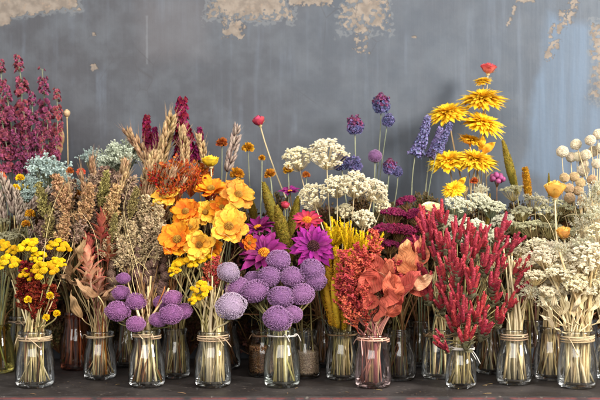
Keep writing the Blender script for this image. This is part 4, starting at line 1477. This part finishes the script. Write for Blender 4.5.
# ---- centre left, back
spikes([(134, 126, 152, 172, .16), (173, 116, 158, 170, .17), (189, 127, 184, 170, .15), (240, 127, 227, 172, .18, dict(kind="grey_ear")), (151, 150, 142, 198, .12), (128, 160, 121, 200, .13),
        (203, 134, 206, 170, .16)], "ear", ["b128", "m172", "b228"], "fluffy wheat ears", "fluffy wheat ears rising behind the orange flowers", "wheat_ear", "dried grass", stem="straw", stretch=1.15)
spikes([(166, 162, 138, 218, .10), (178, 168, 150, 222, .09), (160, 176, 132, 215, .11), (150, 168, 146, 225, .1), (185, 175, 160, 225, .1)], "barley", ["b128", "m172"], "long awned barley ears", "long awned tan barley ears left of the orange flowers",
       "barley_ear", "dried grass", stem="straw")
spikes([(148, 116, 150, 158, .22), (184, 99, 184, 160, .22, dict(stretch=1.0)), (200, 128, 198, 162, .21), (156, 128, 158, 162, .21)], "lark2", ["b128", "b228"], "deep magenta plumes in the middle left", "deep magenta plumes rising behind the wheat ears",
       "magenta_plume", "flower", stem="brown", stretch=.95)
many([(160, 178, 15, .09), (178, 172, 18, .09), (192, 182, 15, .09), (172, 190, 15, .08), (202, 172, 12, .15), (210, 190, 12, .13), (150, 190, 12, .12)], "rust", ["m172", "b128", "b228"], "rusty leaf sprays", "rusty orange leaf sprays above the orange flowers",
     "leaf_spray", "dried leaves", stem="brown")
flower("bud_yellow", 211, 166, .13, "b228", 8, d=(-.05, -.25, 1), name="rosebud", cat="flower", label="lemon yellow rosebud on a pale stem above the orange flowers", stem="pale", sr=.0013)
# big orange and golden blooms
G = "orange and golden blooms"
for kk, px, py, R, Y, d, lab, jr in [
    ("gold", 166, 198, 17, .07, (-.3, -.7, 1), "golden orange bloom at the far left of the orange flowers, tilted up", "m172"),
    ("orange", 211, 190, 18, .08, (0, -.6, 1), "orange bloom tilted upward at the top of the orange flowers, below the lemon rosebud", "m172"),
    ("gold", 238, 195, 18, .05, (.35, -1, .6), "golden yellow bloom at the upper right of the orange flowers", "m172"),
    ("gold", 205, 212, 13, .06, (.3, -1, -.1), "pale peach yellow bloom drooping in the middle of the orange flowers", "m172"),
    ("gold", 229, 227, 21, .00, (.15, -1, .35), "large golden bloom facing forward, lowest right of the orange flowers", "f213"),
    ("orange", 178, 240, 20, .01, (-.25, -1, .35), "large orange bloom facing forward, lowest left of the orange flowers", "f213"),
    ("gold", 199, 245, 16, .0, (.1, -1, .15), "golden bloom low between the two largest orange flowers", "f213"),
    ("orange", 186, 212, 16, .05, (-.2, -1, .5), "deep orange bloom in the centre left of the orange flowers", "m172"),
    ("orange", 222, 208, 13, .06, (.1, -1, .6), "deep orange bloom between two golden ones at the right", "m172"),
    ("gold", 190, 228, 14, .03, (-.2, -1, .6), "golden bloom with open centre in the middle of the orange flowers", "f213"),
    ("orange", 158, 212, 11, .07, (-.7, -.7, .6), "small orange bloom at the left rim of the orange flowers", "m172"),
    ("orange", 249, 243, 9, .04, (.6, -1, .1), "small orange bloom beside the plum daisy", "m172"),
    ("orange", 214, 247, 10, .03, (.1, -1, -.1), "small orange bloom tucked under the large golden one", "f213"),
]:
    flower(kk, px, py, Y, jr, R, d=d, name="orange_flower", cat="flower", label=lab, group=G, stem="olive", sr=.0014)
many([(184, 264, 12, .01), (198, 262, 9, .01), (174, 272, 7, .0), (201, 290, 11, -.02), (196, 300, 8, -.02), (210, 258, 7, .02)], "button_amber", "f213", "yellow button clusters under the orange flowers",
     "yellow button clusters below the orange flowers", "button_flower", "flower", stem="olive", d=(-.1, -.5, 1))
spikes([(217, 256, 215, 292, .01), (208, 262, 210, 300, .02)], "coral", "f213", "slim beaded sprays", "slim brown beaded sprays beside the lilac globes", "beaded_spray", "dried flower", stem="brown", stretch=1.3)
flower("lilac", 228, 281, .0, "f213", 13, d=(.1, -.35, 1), name="globe_thistle", cat="flower", label="smaller upper lilac globe above the creamy straw jar", group="lilac globes", stem="pale", sr=.0014)
flower("lilac", 230, 318, -.03, "f213", 17.5, d=(.1, -.35, 1), name="globe_thistle", cat="flower", label="larger lower lilac globe above the creamy straw jar", group="lilac globes", stem="pale", sr=.0014)
# purple globes, left bunch
many([(124, 283, 7, .02), (121, 299, 9, .015), (136, 308, 10, .0), (117, 320, 12.5, -.01), (136, 331, 10, -.03), (173, 305, 10, .0), (160, 308, 8, .01), (172, 323, 12.5, -.02), (158, 326, 9, -.02), (184, 317, 9.5, .0)],
     "magenta", "f147", "small purple globe thistles", "small purple thistles left of the straw jar", "globe_thistle", "flower", stem="green", d=(0, -.3, 1), stretch=1.12)
# purple globes, main bunch
for px, py, R, Y, dd, lab in [
    (279, 266, 11, .02, (0, -.5, 1), "top purple globe thistle under the plum daisy"),
    (271, 283, 11, .005, (-.2, -.5, 1), "purple globe thistle at the centre left of the main bunch"),
    (291, 284, 11, .005, (0, -.5, 1), "purple globe thistle at the centre of the main bunch"),
    (258, 299, 12.5, -.005, (-.4, -.5, 1), "large purple globe thistle at the lower left of the main bunch"),
    (281, 304, 11.5, -.015, (0, -.5, 1), "purple globe thistle just above the two lowest of the main bunch"),
    (303, 300, 11, -.005, (.3, -.4, 1), "purple globe thistle at the lower right of the main bunch"),
    (307, 276, 12, .015, (.35, -.4, 1), "large purple globe thistle under the vivid purple daisy"),
    (315, 289, 11.5, .01, (.5, -.4, 1), "rightmost purple globe thistle of the main bunch"),
    (276, 325, 12, -.04, (-.1, -.7, 1), "lowest purple globe thistle, vivid, just above the jar rim"),
    (291, 320, 9.5, -.025, (.2, -.4, 1), "purple globe thistle tucked behind the lowest one"),
    (242, 292, 10.5, .01, (-.6, -.4, 1), "leftmost purple globe thistle of the main bunch"),
    (255, 284, 8.5, .02, (-.3, -.3, 1), "dim purple globe thistle behind the left side of the main bunch"),
]:
    flower("purple", px, py + 1.5, Y, "f282", R * 1.14, d=(dd[0] + random.gauss(0, .22), dd[1] + random.gauss(0, .2), 1), name="globe_thistle", cat="flower", label=lab, group="purple globe thistles of the main bunch", stem="olive", sr=.0013, leaves=1, stretch=random.uniform(1.0, 1.2))
# daisies
flower("plum_daisy", 258, 229, .08, "m298", 22, d=(-.2, -.45, 1), name="daisy", cat="flower", label="upper purple daisy seen from the side, right of the golden blooms", stem="olive", stretch=1)
flower("plum_daisy", 264, 254, .045, "m298", 29, d=(-.1, -.9, .75), name="daisy", cat="flower", label="large plum daisy with yellow centre above the purple thistles", stem="olive")
flower("purple_daisy", 313, 247, .03, "m298", 25, d=(.12, -1, .35), name="daisy", cat="flower", label="vivid purple daisy with dark centre facing forward", stem="olive")
flower("pink_daisy", 307, 221, .07, "m298", 18, d=(0, -.75, .8), name="daisy", cat="flower", label="crimson pink daisy with orange centre above the vivid purple daisy", stem="olive")
flower("plum_daisy", 290, 192, .19, "b320", 12, d=(0, -.4, 1), name="daisy", cat="flower", label="dull burgundy daisy in shade above the olive spikes", stem="brown")
flower("rose_pink", 285, 208, .10, "m298", 4.5, d=(.1, -.4, 1), name="rosebud", cat="flower", label="tiny pink rosebud left of the crimson pink daisy", stem="green")
spikes([(264, 184, 276, 226, .11), (277, 208, 291, 262, .08), (298, 198, 290, 236, .14), (250, 196, 256, 226, .14)], "olive", "m265", "olive velvety spikes", "olive velvety spikes beside the purple daisies", "velvet_spike", "dried flower", stem="olive", stretch=.8)
# mustard buds
flower("rose_pink", 260, 125, .27, "b320", 6.2, d=(-.3, -.2, 1), name="rosebud", cat="flower", label="lone pink red rosebud on a long pale stem against the wall", stem="pale", sr=.0014)
flower("burnt", 222, 143, .22, "b228", 6.5, name="bud", cat="flower", label="round brownish orange flower left of the lone pink rosebud", stem="grey")
many([(248, 148, 7, .22), (262, 158, 4, .21), (237, 174, 8, .17), (270, 174, 6.5, .18), (288, 170, 6, .2), (240, 184, 6, .15), (229, 186, 5, .16)], "ochre", ["b228", "m265"], "mustard flowers below the lone rosebud", "mustard yellow flowers below the lone pink rosebud",
     "bud", "flower", stem="grey")
flower("burnt", 306, 175, .19, "b320", 4.5, name="bud", cat="flower", label="small orange flower under the cream lace flowers", stem="grey")
# ---- centre
for px, py, R, Y, dd, lab, jr in [
    (298, 158, 16, .20, (-.2, -.25, 1), "leftmost high cream lace flower beside its larger neighbour", "m342"),
    (327, 154, 20, .19, (.05, -.35, 1), "highest and largest cream lace flower against the wall", "m342"),
    (313, 196, 17, .14, (-.5, -.25, 1), "low cream lace flower spread to the left above the crimson pink daisy", "m342"),
    (337, 186, 15, .13, (-.1, -.35, 1), "middle cream lace flower of the lower row", "m342"),
    (355, 184, 17, .12, (.1, -.35, 1), "large cream lace flower right of the lower row's middle", "m342"),
    (374, 190, 15, .13, (.4, -.3, 1), "cream lace flower nearest the burgundy yarrow", "m342"),
    (382, 206, 10, .14, (.6, -.3, 1), "small cream lace flower low at the right of the lace", "m342"),
    (364, 218, 12, .12, (.2, -.3, 1), "faded cream lace flower underneath the larger ones", "m342"),
    (345, 210, 10, .16, (0, -.3, 1), "pale lace flower in shade under the lower row", "m342"),
]:
    flower("lace", px, py + 2, Y, jr, R * 1.05, d=(dd[0], dd[1] - .4, 1), name="lace_flower", cat="flower", label=lab, group="cream lace flowers", stem="pale", sr=.0011)
many([(355, 134, 9, .25, dict(kind="rose_fan")), (387, 126, 6.5, .25), (389, 174, 7.5, .24, dict(kind="rose_fan"))], "blue_fan", "b372", "bluish statice heads by the wall", "bluish violet statice heads above the lace flowers", "statice", "flower", stem="grey", sr=.001)
flower("rose_fan", 381, 113, .26, "b372", 9.5, name="statice", cat="flower", label="topmost statice head, reddish pink and violet, against the wall", stem="grey")
flower("purple", 375, 162, .22, "b372", 8, name="globe_thistle", cat="flower", label="lone purple globe among the statice heads by the wall", stem="grey")
many([(342, 170, 9, .22), (356, 172, 8, .22), (398, 176, 5, .24)], "blue_fan", "b372", "dark statice tufts behind the lace", "dark violet statice tufts behind the lace flowers", "statice", "flower", stem="grey")
spikes([(428, 117, 415, 156, .22), (450, 124, 437, 152, .20), (440, 128, 430, 158, .23)], "lavender", "b416", "lavender stems by the yellow chrysanthemums", "lavender stems left of the yellow chrysanthemums", "lavender", "flower", stem="grey", stretch=.85)
many([(406, 202, 11, .16), (393, 215, 14, .13), (416, 216, 14, .13), (427, 228, 13, .11), (402, 232, 15, .10), (384, 230, 12, .10), (414, 243, 13, .08), (436, 214, 10, .14), (390, 246, 11, .08), (430, 246, 11, .08)], "burg", "m397",
     "burgundy yarrow heads", "burgundy yarrow heads above the coral leaves", "yarrow", "flower", stem="brown")
many([(334, 242, 19, .07), (348, 246, 18, .06), (362, 250, 17, .05), (323, 252, 15, .08), (374, 247, 13, .07), (340, 262, 15, .04), (356, 263, 14, .04), (344, 236, 14, .08), (330, 262, 13, .05)], "goldrod", "m342", "bright yellow tufts", "bright yellow feathery tufts right of the vivid purple daisy",
     "feathery_tuft", "flower", stem="olive")
spikes([(328, 258, 331, 310, .04), (337, 256, 338, 312, .03), (343, 268, 342, 322, .03), (324, 276, 332, 326, .03), (350, 262, 348, 316, .05), (334, 280, 337, 328, .02), (347, 285, 344, 330, .03), (319, 262, 327, 308, .05)], "ochre_spike", "m342",
       "ochre yellow spikes", "slim ochre spikes left of the coral plumes", "ochre_spike", "dried flower", stem="olive", stretch=1.0)
# coral bunch
spikes([(374, 230, 372, 290, .03), (342, 250, 352, 306, .01), (358, 244, 360, 300, .02), (349, 272, 358, 318, -.01), (366, 252, 366, 308, .01), (336, 276, 350, 320, .01), (342, 296, 358, 332, -.015), (352, 256, 356, 312, .0),
        (398, 258, 386, 310, .02), (365, 284, 366, 330, -.02)], "coral", "f373", "coral red feathery plumes", "coral red feathery plumes in the pink tinted jar", "coral_plume", "dried flower", stem="pink", stretch=1.25)
RF = PI / 2
for kk, tx, ty, bx, by, Y, st, lab in [
    ("peach_leaf", 402, 236, 411, 274, .0, .95, "large peach orange upright petal leaf at the top of the coral bunch"),
    ("peach_leaf", 424, 232, 416, 268, .02, .8, "pink edged peach leaf behind the large peach one"),
    ("coral_leaf", 377, 328, 388, 288, -.04, 1.05, "largest round coral leaf hanging low over the pink tinted jar"),
    ("coral_leaf", 358, 296, 378, 272, -.02, .95, "round coral leaf left of the largest coral leaf"),
    ("cream_leaf", 437, 274, 412, 288, -.02, 1.3, "pale peach pointed leaf sticking out to the right"),
    ("coral_leaf", 384, 256, 394, 292, -.01, .8, "folded coral leaf in the centre of the coral bunch"),
    ("coral_leaf", 418, 264, 396, 304, -.02, .7, "curled coral leaf slanting up to the right"),
    ("coral_leaf", 372, 250, 380, 284, .01, .8, "coral leaf behind the plumes at the top left"),
    ("coral_leaf", 428, 296, 404, 282, .0, .7, "dark coral leaf under the pale pointed leaf"),
    ("coral_leaf", 398, 284, 386, 316, -.02, .75, "small coral leaf right of the largest coral leaf"),
    ("coral_leaf", 347, 262, 358, 296, .01, .7, "brownish coral leaf at the left rim of the coral bunch"),
    ("coral_leaf", 392, 268, 390, 300, -.03, .9, "rust red leaf overlapping the top of the largest coral leaf"),
    ("coral_leaf", 366, 262, 376, 292, -.005, .8, "rust red leaf among the plumes left of centre"),
    ("peach_leaf", 396, 250, 400, 284, .015, .8, "peach leaf half hidden between the large peach leaf and the coral ones"),
    ("coral_leaf", 362, 310, 376, 296, -.03, .9, "low coral leaf curling left over the pink tinted jar"),
]:
    flower(kk, bx, by, Y, "f373", 1, tip=(bx + (tx - bx) * .9, by + (ty - by) * .9), name="coral_leaf", cat="leaf", label=lab, group="coral and peach leaves", stem="pink", roll=RF + random.gauss(0, .55), stretch=st)
# ---- crimson cockscomb
flower("rose_cream", 431, 211, .09, "m438", 8, d=(0, -.4, 1), name="rosebud", cat="flower", label="cream rose at the left top of the crimson bunch", stem="straw")


def inside(poly, x, y):
    c = False
    for i in range(len(poly)):
        (x1, y1), (x2, y2) = poly[i], poly[i - 1]
        if (y1 > y) != (y2 > y) and x < (x2 - x1) * (y - y1) / (y2 - y1) + x1:
            c = not c
    return c


def scatter(poly, n):
    xs, ys = [p[0] for p in poly], [p[1] for p in poly]
    out = []
    while len(out) < n:
        best, bd = None, -1
        for _ in range(14):
            while True:
                x, y = random.uniform(min(xs), max(xs)), random.uniform(min(ys), max(ys))
                if inside(poly, x, y):
                    break
            dd = min([(x - a) ** 2 + (y - b) ** 2 for a, b in out] or [1e9])
            if dd > bd:
                best, bd = (x, y), dd
        out.append(best)
    return out


cpoly = [(420, 232), (440, 226), (470, 238), (500, 234), (514, 240), (520, 268), (524, 300), (500, 318), (492, 338), (462, 345), (448, 330), (430, 305), (422, 285)]
pts = scatter(cpoly, 44)
tops = [(425, 226, "leftmost crimson cockscomb finger tuft, beside the cream rose"), (442, 222, "crimson cockscomb tuft right below the cream rose"), (502, 232, "tallest crimson cockscomb tuft at the right of its bunch"),
        (468, 238, "crimson cockscomb tuft in front of the white yarrow"), (523, 296, "crimson cockscomb tuft sticking out lowest at the right")]
for x, y, lab in tops:
    flower("celosia", x, y, .04, "f460", 15, d=((x - 465) / 160, -.25, 1), name="cockscomb", cat="flower", label=lab, group="crimson cockscomb stems", stem="olive", stretch=.9)
for x, y in pts:
    dep = .05 - .10 * (1 - abs(x - 468) / 62) * min(1, (y - 210) / 60) + random.gauss(0, .008)
    flower("celosia", x, y, max(-.055, dep), "f460", random.uniform(10.5, 18), d=((x - 468) / 110, -.45, .9), name="cockscomb", cat="flower",
           label="crimson cockscomb tuft inside the dense bunch over the small ribboned jar", group="crimson cockscomb stems", stem="olive")
for x, y in ((442, 338), (447, 350), (440, 345)):
    flower("celosia", x, y, -.04, "f460", 9, d=(-.5, -.5, .5), name="cockscomb", cat="flower", label="small crimson cockscomb tuft drooping left beside the small ribboned jar's rim", group="crimson cockscomb stems", stem="olive")
# ---- yellow chrysanthemums
for px, py, R, Y, dd, lab in [
    (483, 102, 21, .27, (0, -.12, 1), "topmost large yellow chrysanthemum below the coral rosebud"),
    (451, 116, 19, .26, (-.1, -.15, 1), "yellow chrysanthemum at the upper left above the lavender"),
    (482, 126, 20, .25, (.15, -.2, 1), "second highest yellow chrysanthemum at the right of its spray"),
    (452, 164, 19, .23, (-.15, -.2, 1), "lower left yellow chrysanthemum beside the lavender"),
    (475, 163, 20, .22, (.1, -.2, 1), "lower right yellow chrysanthemum above the mauve berries"),
    (457, 192, 11, .2, (-.2, -.5, .8), "small orange yellow chrysanthemum just above the white yarrow"),
    (483, 84, 8, .28, (0, -.1, 1), "tiny yellow chrysanthemum bud right under the coral rosebud"),
    (471, 143, 12, .25, (.1, -.1, 1), "half open yellow chrysanthemum in the middle of its spray"),
]:
    flower("mum", px - (3 if px < 470 else 0), py - 3, Y, "m492", R * 1.1, d=(dd[0] * 1.6 + random.gauss(0, .1), dd[1] - random.uniform(.08, .28), 1), name="chrysanthemum", cat="flower", label=lab, group="yellow chrysanthemums by the wall", stem="straw", sr=.0014, leaves=2)
YL = plant_mat("yellow_leaf", (214, 138, 20), (250, 196, 60), trans=.3, vary=.3, nscale=80)
BL["yellow_leaf"] = (make_leaf(YL, .24, curl=-.2), 2, 0)
spikes([(461, 134, 470, 147, .235), (496, 142, 482, 152, .23), (484, 134, 480, 150, .235), (466, 176, 458, 186, .2), (444, 184, 455, 196, .2)], "yellow_leaf", "m492", "yellow leaves of the chrysanthemum spray", "narrow yellow leaves among the chrysanthemums",
       "yellow_leaf", "leaf", stem="straw", stretch=1.0)
flower("rose_coral", 488, 73, .285, "m492", 7, d=(.05, -.3, 1), name="rosebud", cat="flower", label="coral pink rosebud, highest flower of all, against the wall", stem="pale", sr=.0013)
flower("berry", 497, 183, .2, "m492", 9, name="berry_sprig", cat="berries", label="cluster of mauve berries right of the chrysanthemums", stem="brown")
flower("burnt", 474, 181, .2, "m492", 4.5, name="bud", cat="flower", label="small brown orange bud between chrysanthemums and mauve berries", stem="brown")
spikes([(502, 143, 517, 195, .21), (548, 174, 549, 198, .2, dict(stretch=.4)), (489, 195, 487, 225, .17)], "olive", ["b530"], "narrow olive spikes on the right", "narrow olive brown spikes behind the pale yarrow", "velvet_spike", "dried flower", stem="olive", stretch=.5)
flower("ochre_spike", 529, 200, .18, "b530", 1, tip=(524, 168), name="pink_spike", cat="flower", label="short pinkish spike standing behind the pale yarrow", stem="pink", stretch=1.6)
# ---- white and cream yarrow
many([(460, 206, 17, .14), (480, 200, 12, .15), (492, 208, 14, .14), (474, 228, 17, .09), (448, 222, 12, .12), (503, 222, 13, .11), (494, 238, 13, .09), (455, 238, 11, .09), (512, 246, 10, .1)], "yarrow_w", ["m438", "m492"], "white yarrow behind the crimson bunch",
     "white yarrow heads rising behind the crimson bunch", "yarrow", "flower", stem="grey", d=(0, -.55, 1))
flower("whitestat", 481, 190, .17, "m492", 6, name="sprig", cat="flower", label="small white star shaped sprig right under the chrysanthemums", stem="pale")
ypts = [(512, 191, 13, .18), (536, 201, 14, .16), (522, 212, 12, .15), (547, 212, 14, .15), (562, 206, 13, .15), (578, 218, 13, .14), (530, 227, 14, .13), (551, 228, 14, .12), (515, 226, 11, .14), (570, 234, 13, .11), (592, 228, 13, .12)]
many(ypts, "yarrow_g", ["b530", "m550", "m603"], "grey green yarrow on the right", "grey green yarrow heads below the cream balls", "yarrow", "flower", stem="straw", d=(0, -.28, 1))
cy = [(545, 256, 15, .0), (560, 272, 16, -.02), (536, 276, 14, -.01), (574, 262, 15, -.01), (525, 264, 13, .02), (600, 284, 14, -.01), (582, 290, 12, -.02), (548, 292, 11, -.02), (566, 248, 14, .02), (520, 252, 13, .08), (538, 246, 15, .08), (556, 250, 15, .07), (532, 262, 15, .05), (550, 268, 16, .03), (568, 262, 15, .05), (522, 282, 12, .03), (538, 280, 13, .03), (570, 280, 15, .02), (588, 244, 15, .07), (556, 288, 12, .01),
      (586, 272, 15, .02), (516, 268, 11, .05)]
cy = [(a, b, c * random.uniform(.75, 1.2), e) for a, b, c, e in cy]
ypts = ypts
many(cy, "yarrow_c", ["f514", "f576", "m550"], "cream yarrow on the right", "cream yarrow heads piled above the two right front jars", "yarrow", "flower", stem="straw", d=(0, -.4, 1))
many([(590, 262, 24, -.02), (602, 236, 18, .0), (576, 284, 13, -.03), (604, 290, 16, -.02)], "lace", "f576", "ivory lace heads at the right edge", "ivory lace flowers at the right edge of the photo", "lace_flower", "flower", stem="pale", d=(0, -.6, 1))
many([(594, 205, 14, .09), (586, 228, 12, .08), (603, 190, 12, .1), (598, 285, 12, .02), (584, 246, 11, .0), (560, 250, 9, .0), (548, 300, 9, -.01), (600, 218, 12, .04), (530, 292, 8, .0)], "whitestat", ["m603", "f576"], "wispy white sprays at the right edge", "wispy white sprays below the cream balls", "sprig", "flower", stem="pale", d=(0, -.3, 1))
flower("rose_yellow", 555, 197, .10, "f576", 9, d=(-.05, -.25, 1), name="rosebud", cat="flower", label="yellow rose on a pale stem left of the cream balls", stem="pale", sr=.0016)
flower("rose_yellow", 564, 238, .04, "f576", 6.5, d=(-.2, -.3, 1), name="rosebud", cat="flower", label="smaller faded yellow rose low among the cream yarrow", stem="pale", sr=.0014)
balls = [(562, 157, 6.0), (571, 162, 5.3), (578, 149, 5.6), (577, 161, 5.2), (586, 160, 5.6), (591, 145, 5.4), (598, 139, 5.4), (593, 156, 5.6), (600, 152, 5.2), (583, 168, 4.8), (582, 176, 6.2), (597, 168, 5)]
many([(a, b, c, .17 + .04 * random.random()) for a, b, c in balls], "cream_ball", "m603", "cream ball flowers", "cream ball flowers by the wall at the right", "ball_flower", "flower", stem="pale", sr=.0009)
balls = [(563, 182, 5), (573, 181, 5), (580, 187, 5), (569, 193, 5.2), (578, 195, 5), (570, 203, 5.6), (582, 206, 5.2), (592, 184, 5), (598, 196, 5)]
many([(a, b, c, .14 + .03 * random.random()) for a, b, c in balls], "tan_ball", "m603", "tan ball flowers", "tan ball flowers under the cream ones at the right", "ball_flower", "flower", stem="straw", sr=.0009)

PALE_L = plant_mat("pale_straw_leaf", (214, 190, 146), (238, 220, 184), trans=.25, vary=.3, nscale=120, bump=.5, vein=1)
BL["pale_leaf"] = (make_leaf(PALE_L, .11, curl=-.4, twist=1.4), 4, 0)
spikes([(548, 288, 560, 316, -.03), (536, 300, 556, 322, -.02), (594, 292, 588, 324, -.03), (574, 286, 574, 318, -.035), (604, 306, 592, 330, -.03), (560, 296, 566, 326, -.03), (540, 318, 562, 332, -.03), (584, 276, 582, 310, -.03)],
       "pale_leaf", "f576", "pale curled blades of the front right jar", "pale curled leaf blades of the front right jar", "leaf_blade_sprig", "leaf", stem="pale")
# ------------------------------------------------------------------ dark foliage added to fill gaps and deepen the shade at the back
SHADEG = plant_mat("shade_filler_olive", (58, 50, 30), (104, 90, 54), trans=.1, vary=.6, hue=.05)  # leaf colours kept dark to stand for shade behind the jars
SHADEB = plant_mat("shade_filler_brown", (66, 44, 34), (112, 80, 58), trans=.1, vary=.6, hue=.05)
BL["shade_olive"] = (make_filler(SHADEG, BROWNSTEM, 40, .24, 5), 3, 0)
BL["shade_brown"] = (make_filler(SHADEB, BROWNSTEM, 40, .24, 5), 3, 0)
WHERE = {"b3": "at the left edge", "b18": "behind the front left jar", "b77": "in the dark amber jar", "b128": "left of the small purple thistles", "b228": "behind the orange flowers",
         "b320": "behind the purple daisies", "b372": "behind the lace flowers", "b416": "behind the burgundy yarrow", "m492": "behind the crimson bunch", "b530": "behind the cream yarrow",
         "b590": "behind the front right straw jar"}


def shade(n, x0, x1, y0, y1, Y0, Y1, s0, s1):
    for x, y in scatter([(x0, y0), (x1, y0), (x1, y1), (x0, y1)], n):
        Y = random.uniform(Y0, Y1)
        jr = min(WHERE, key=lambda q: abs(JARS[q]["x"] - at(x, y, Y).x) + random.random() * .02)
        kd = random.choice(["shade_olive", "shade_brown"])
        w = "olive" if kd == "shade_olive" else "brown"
        flower(kd, x, y, Y, jr, random.uniform(s0, s1), d=(random.gauss(0, .15), -.2, 1), name="shade_filler_sprig", cat="foliage", label="added dark %s leafy sprig filling the shade %s" % (w, WHERE[jr]),
               group="added dark %s sprigs filling the shade %s" % (w, WHERE[jr]), stem="brown")


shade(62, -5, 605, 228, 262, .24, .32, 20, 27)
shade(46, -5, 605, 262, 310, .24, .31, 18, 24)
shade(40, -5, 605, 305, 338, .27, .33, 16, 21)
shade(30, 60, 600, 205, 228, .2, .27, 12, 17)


def wisps(n, x0, x1, y0, y1, stem, label):
    """Fine stray grass blades that arc out of the bunches."""
    for k in range(n):
        px, py = random.uniform(x0, x1), random.uniform(y0, y1)
        Y = random.uniform(-.02, .12)
        P = at(px, py, Y)
        jr = min([q for q in JARS if q[0] in "fm"], key=lambda q: abs(JARS[q]["x"] - P.x) + abs(JARS[q]["y"] - Y) * .4 + random.random() * .03)
        d = Vector((random.gauss(0, 1.1), random.gauss(-.1, .4), random.uniform(-.2, 1))).normalized()
        root, pp = stem_path(jr, P, d)
        b = Buf()
        q = [tuple(v - root) for v in pp]
        end = P - root
        for j in range(1, 6):
            u = j / 5
            q.append(tuple(end + d * .03 * u + Vector((0, 0, -.014)) * u * u))
        r0 = random.uniform(.0005, .0009)
        tube(b, q, np.linspace(r0, r0 * .35, len(q)), 4)
        o = link("grass_blade", b.mesh("grass_blade", STEMS[stem]))
        o.location = root
        tag(o, label, "grass blade", "stray blades: " + label)


wisps(16, 5, 120, 215, 300, "straw", "fine stray straw blade arcing among the left hand bunches")
wisps(18, 110, 240, 205, 300, "straw", "fine stray straw blade arcing near the orange flowers and small purple thistles")
wisps(12, 60, 180, 170, 240, "straw", "fine pale twig curling above the mauve sea lavender")
wisps(14, 240, 345, 300, 325, "olive", "fine green blade poking out below the main purple thistle bunch")
wisps(20, 500, 600, 215, 310, "pale", "fine pale blade arcing among the cream yarrow")
# ------------------------------------------------------------------ bare stalks that fill the jars
def stalks(jar, n, stem, sr, top, spread, label, ymax=.03, bendy=.25):
    J = JARS[jar]
    jx = 300 + J["x"] * FPX / (CAM_D + J["y"])
    grp = "bare stalks: " + label
    for k in range(n):
        px = jx + random.uniform(-spread, spread)
        py = random.uniform(top - 14, top + 14)
        Y = J["y"] + random.uniform(-.02, ymax)
        P = at(px, py, Y)
        d = Vector(((px - jx) / 60, random.gauss(0, .1), 1)).normalized()
        root, pts_ = stem_path(jar, P, d)
        e = Buf()
        r0 = sr * random.uniform(.7, 1.5)
        tube(e, [tuple(q - root) for q in pts_], np.linspace(r0, r0 * .7, len(pts_)), 6)
        st = stem if isinstance(stem, str) else random.choice(stem)
        o = link("dry_stalk", e.mesh("dry_stalk", STEMS[st]))
        o.location = root
        tag(o, label, "stalk", grp)


stalks("f35", 10, ["straw", "olive", "pale", "straw"], .0015, 285, 26, "bare straw coloured stalk among those in the front left jar")
stalks("f147", 12, ["orange", "pale", "straw", "brown"], .002, 285, 22, "bare stalk among those in the jar under the small purple thistles")
stalks("f213", 22, ["pale", "pale", "straw"], .0017, 284, 20, "pale cream stalk packed in the jar under the lilac globes")
stalks("f282", 7, ["green", "pale", "pale"], .002, 300, 28, "green or pale stalk among those in the jar under the main purple bunch")
stalks("f373", 7, ["pink", "straw", "pale"], .002, 300, 18, "pinkish brown stalk among those in the pink tinted jar")
stalks("f460", 5, ["pale", "pale", "straw"], .0024, 300, 14, "whitish stalk among those in the small ribboned jar")
stalks("f514", 15, ["pale", "straw", "pale"], .0022, 262, 28, "thick pale stalk among those in the banded jar")
stalks("f576", 16, ["pale", "straw", "pale"], .0019, 262, 42, "crossing straw stalk among those in the front right jar")
stalks("m101", 10, ["orange", "brown", "straw"], .0013, 270, 24, "orange brown stalk among those in the tan leaf jar")
stalks("m172", 8, ["brown", "orange", "grey"], .0013, 270, 20, "brownish stalk in the plain jar behind the purple thistle jar")
stalks("m342", 9, ["olive", "straw", "olive"], .0015, 270, 20, "olive stalk among those in the yellow spike jar")
stalks("m397", 14, ["olive", "green", "brown"], .0010, 268, 34, "thin green brown stalk fanning from the screw neck jar")
stalks("m438", 12, ["straw", "brown", "straw"], .0014, 262, 24, "straw stalk among those in the twine jar between coral and crimson")
stalks("m550", 10, ["brown", "brown", "straw"], .0015, 262, 22, "dark stalk in the smoky jar on the right")
stalks("m603", 10, ["straw", "brown"], .0014, 262, 22, "stalk in the jar cut off by the right edge")
stalks("b18", 8, ["straw", "brown"], .0013, 250, 22, "stalk in the shaded jar behind the front left jar")
stalks("m492", 8, ["straw", "brown"], .0013, 250, 22, "stalk in the dim jar behind the crimson bunch")
for o in sc.objects:
    if "label" in o and not 4 <= len(o["label"].split()) <= 16:
        print("LABEL", len(o["label"].split()), o.name, o["label"])
# fallen bits on the shelf
cb = Buf()
nn = 150
O = np.stack([RNG.uniform(-.56, .56, nn), RNG.uniform(-.088, .1, nn), np.full(nn, .0012)], axis=1)
X = np.stack([RNG.normal(0, 1, nn), RNG.normal(0, 1, nn), RNG.normal(0, .08, nn)], axis=1)
cb.inst(petal(4, 3, .4, 1, .6, .3, .1, .05), diag(frames(X), RNG.uniform(.0008, .0030, nn)), O)
for q in range(14):
    a = RNG.uniform(0, PI)
    c = np.array([RNG.uniform(-.56, .56), RNG.uniform(-.085, .02), .0012])
    L = RNG.uniform(.004, .014)
    v = np.array([math.cos(a), math.sin(a) * .6, 0]) * L
    tube(cb, [c - v, c + [0, 0, .0006], c + v], .0005, 4)
deb = link("plant_crumbs", cb.mesh("plant_crumbs", plant_mat("crumb", (96, 74, 50), (168, 140, 100), trans=0, vary=.8, hue=.03)))
tag(deb, "tiny fallen petal crumbs and stem bits strewn on the dark shelf", "crumbs", kind="stuff")
print("OBJECTS", len(sc.objects), "VERTS", sum(len(o.data.vertices) for o in sc.objects if o.type == "MESH"))
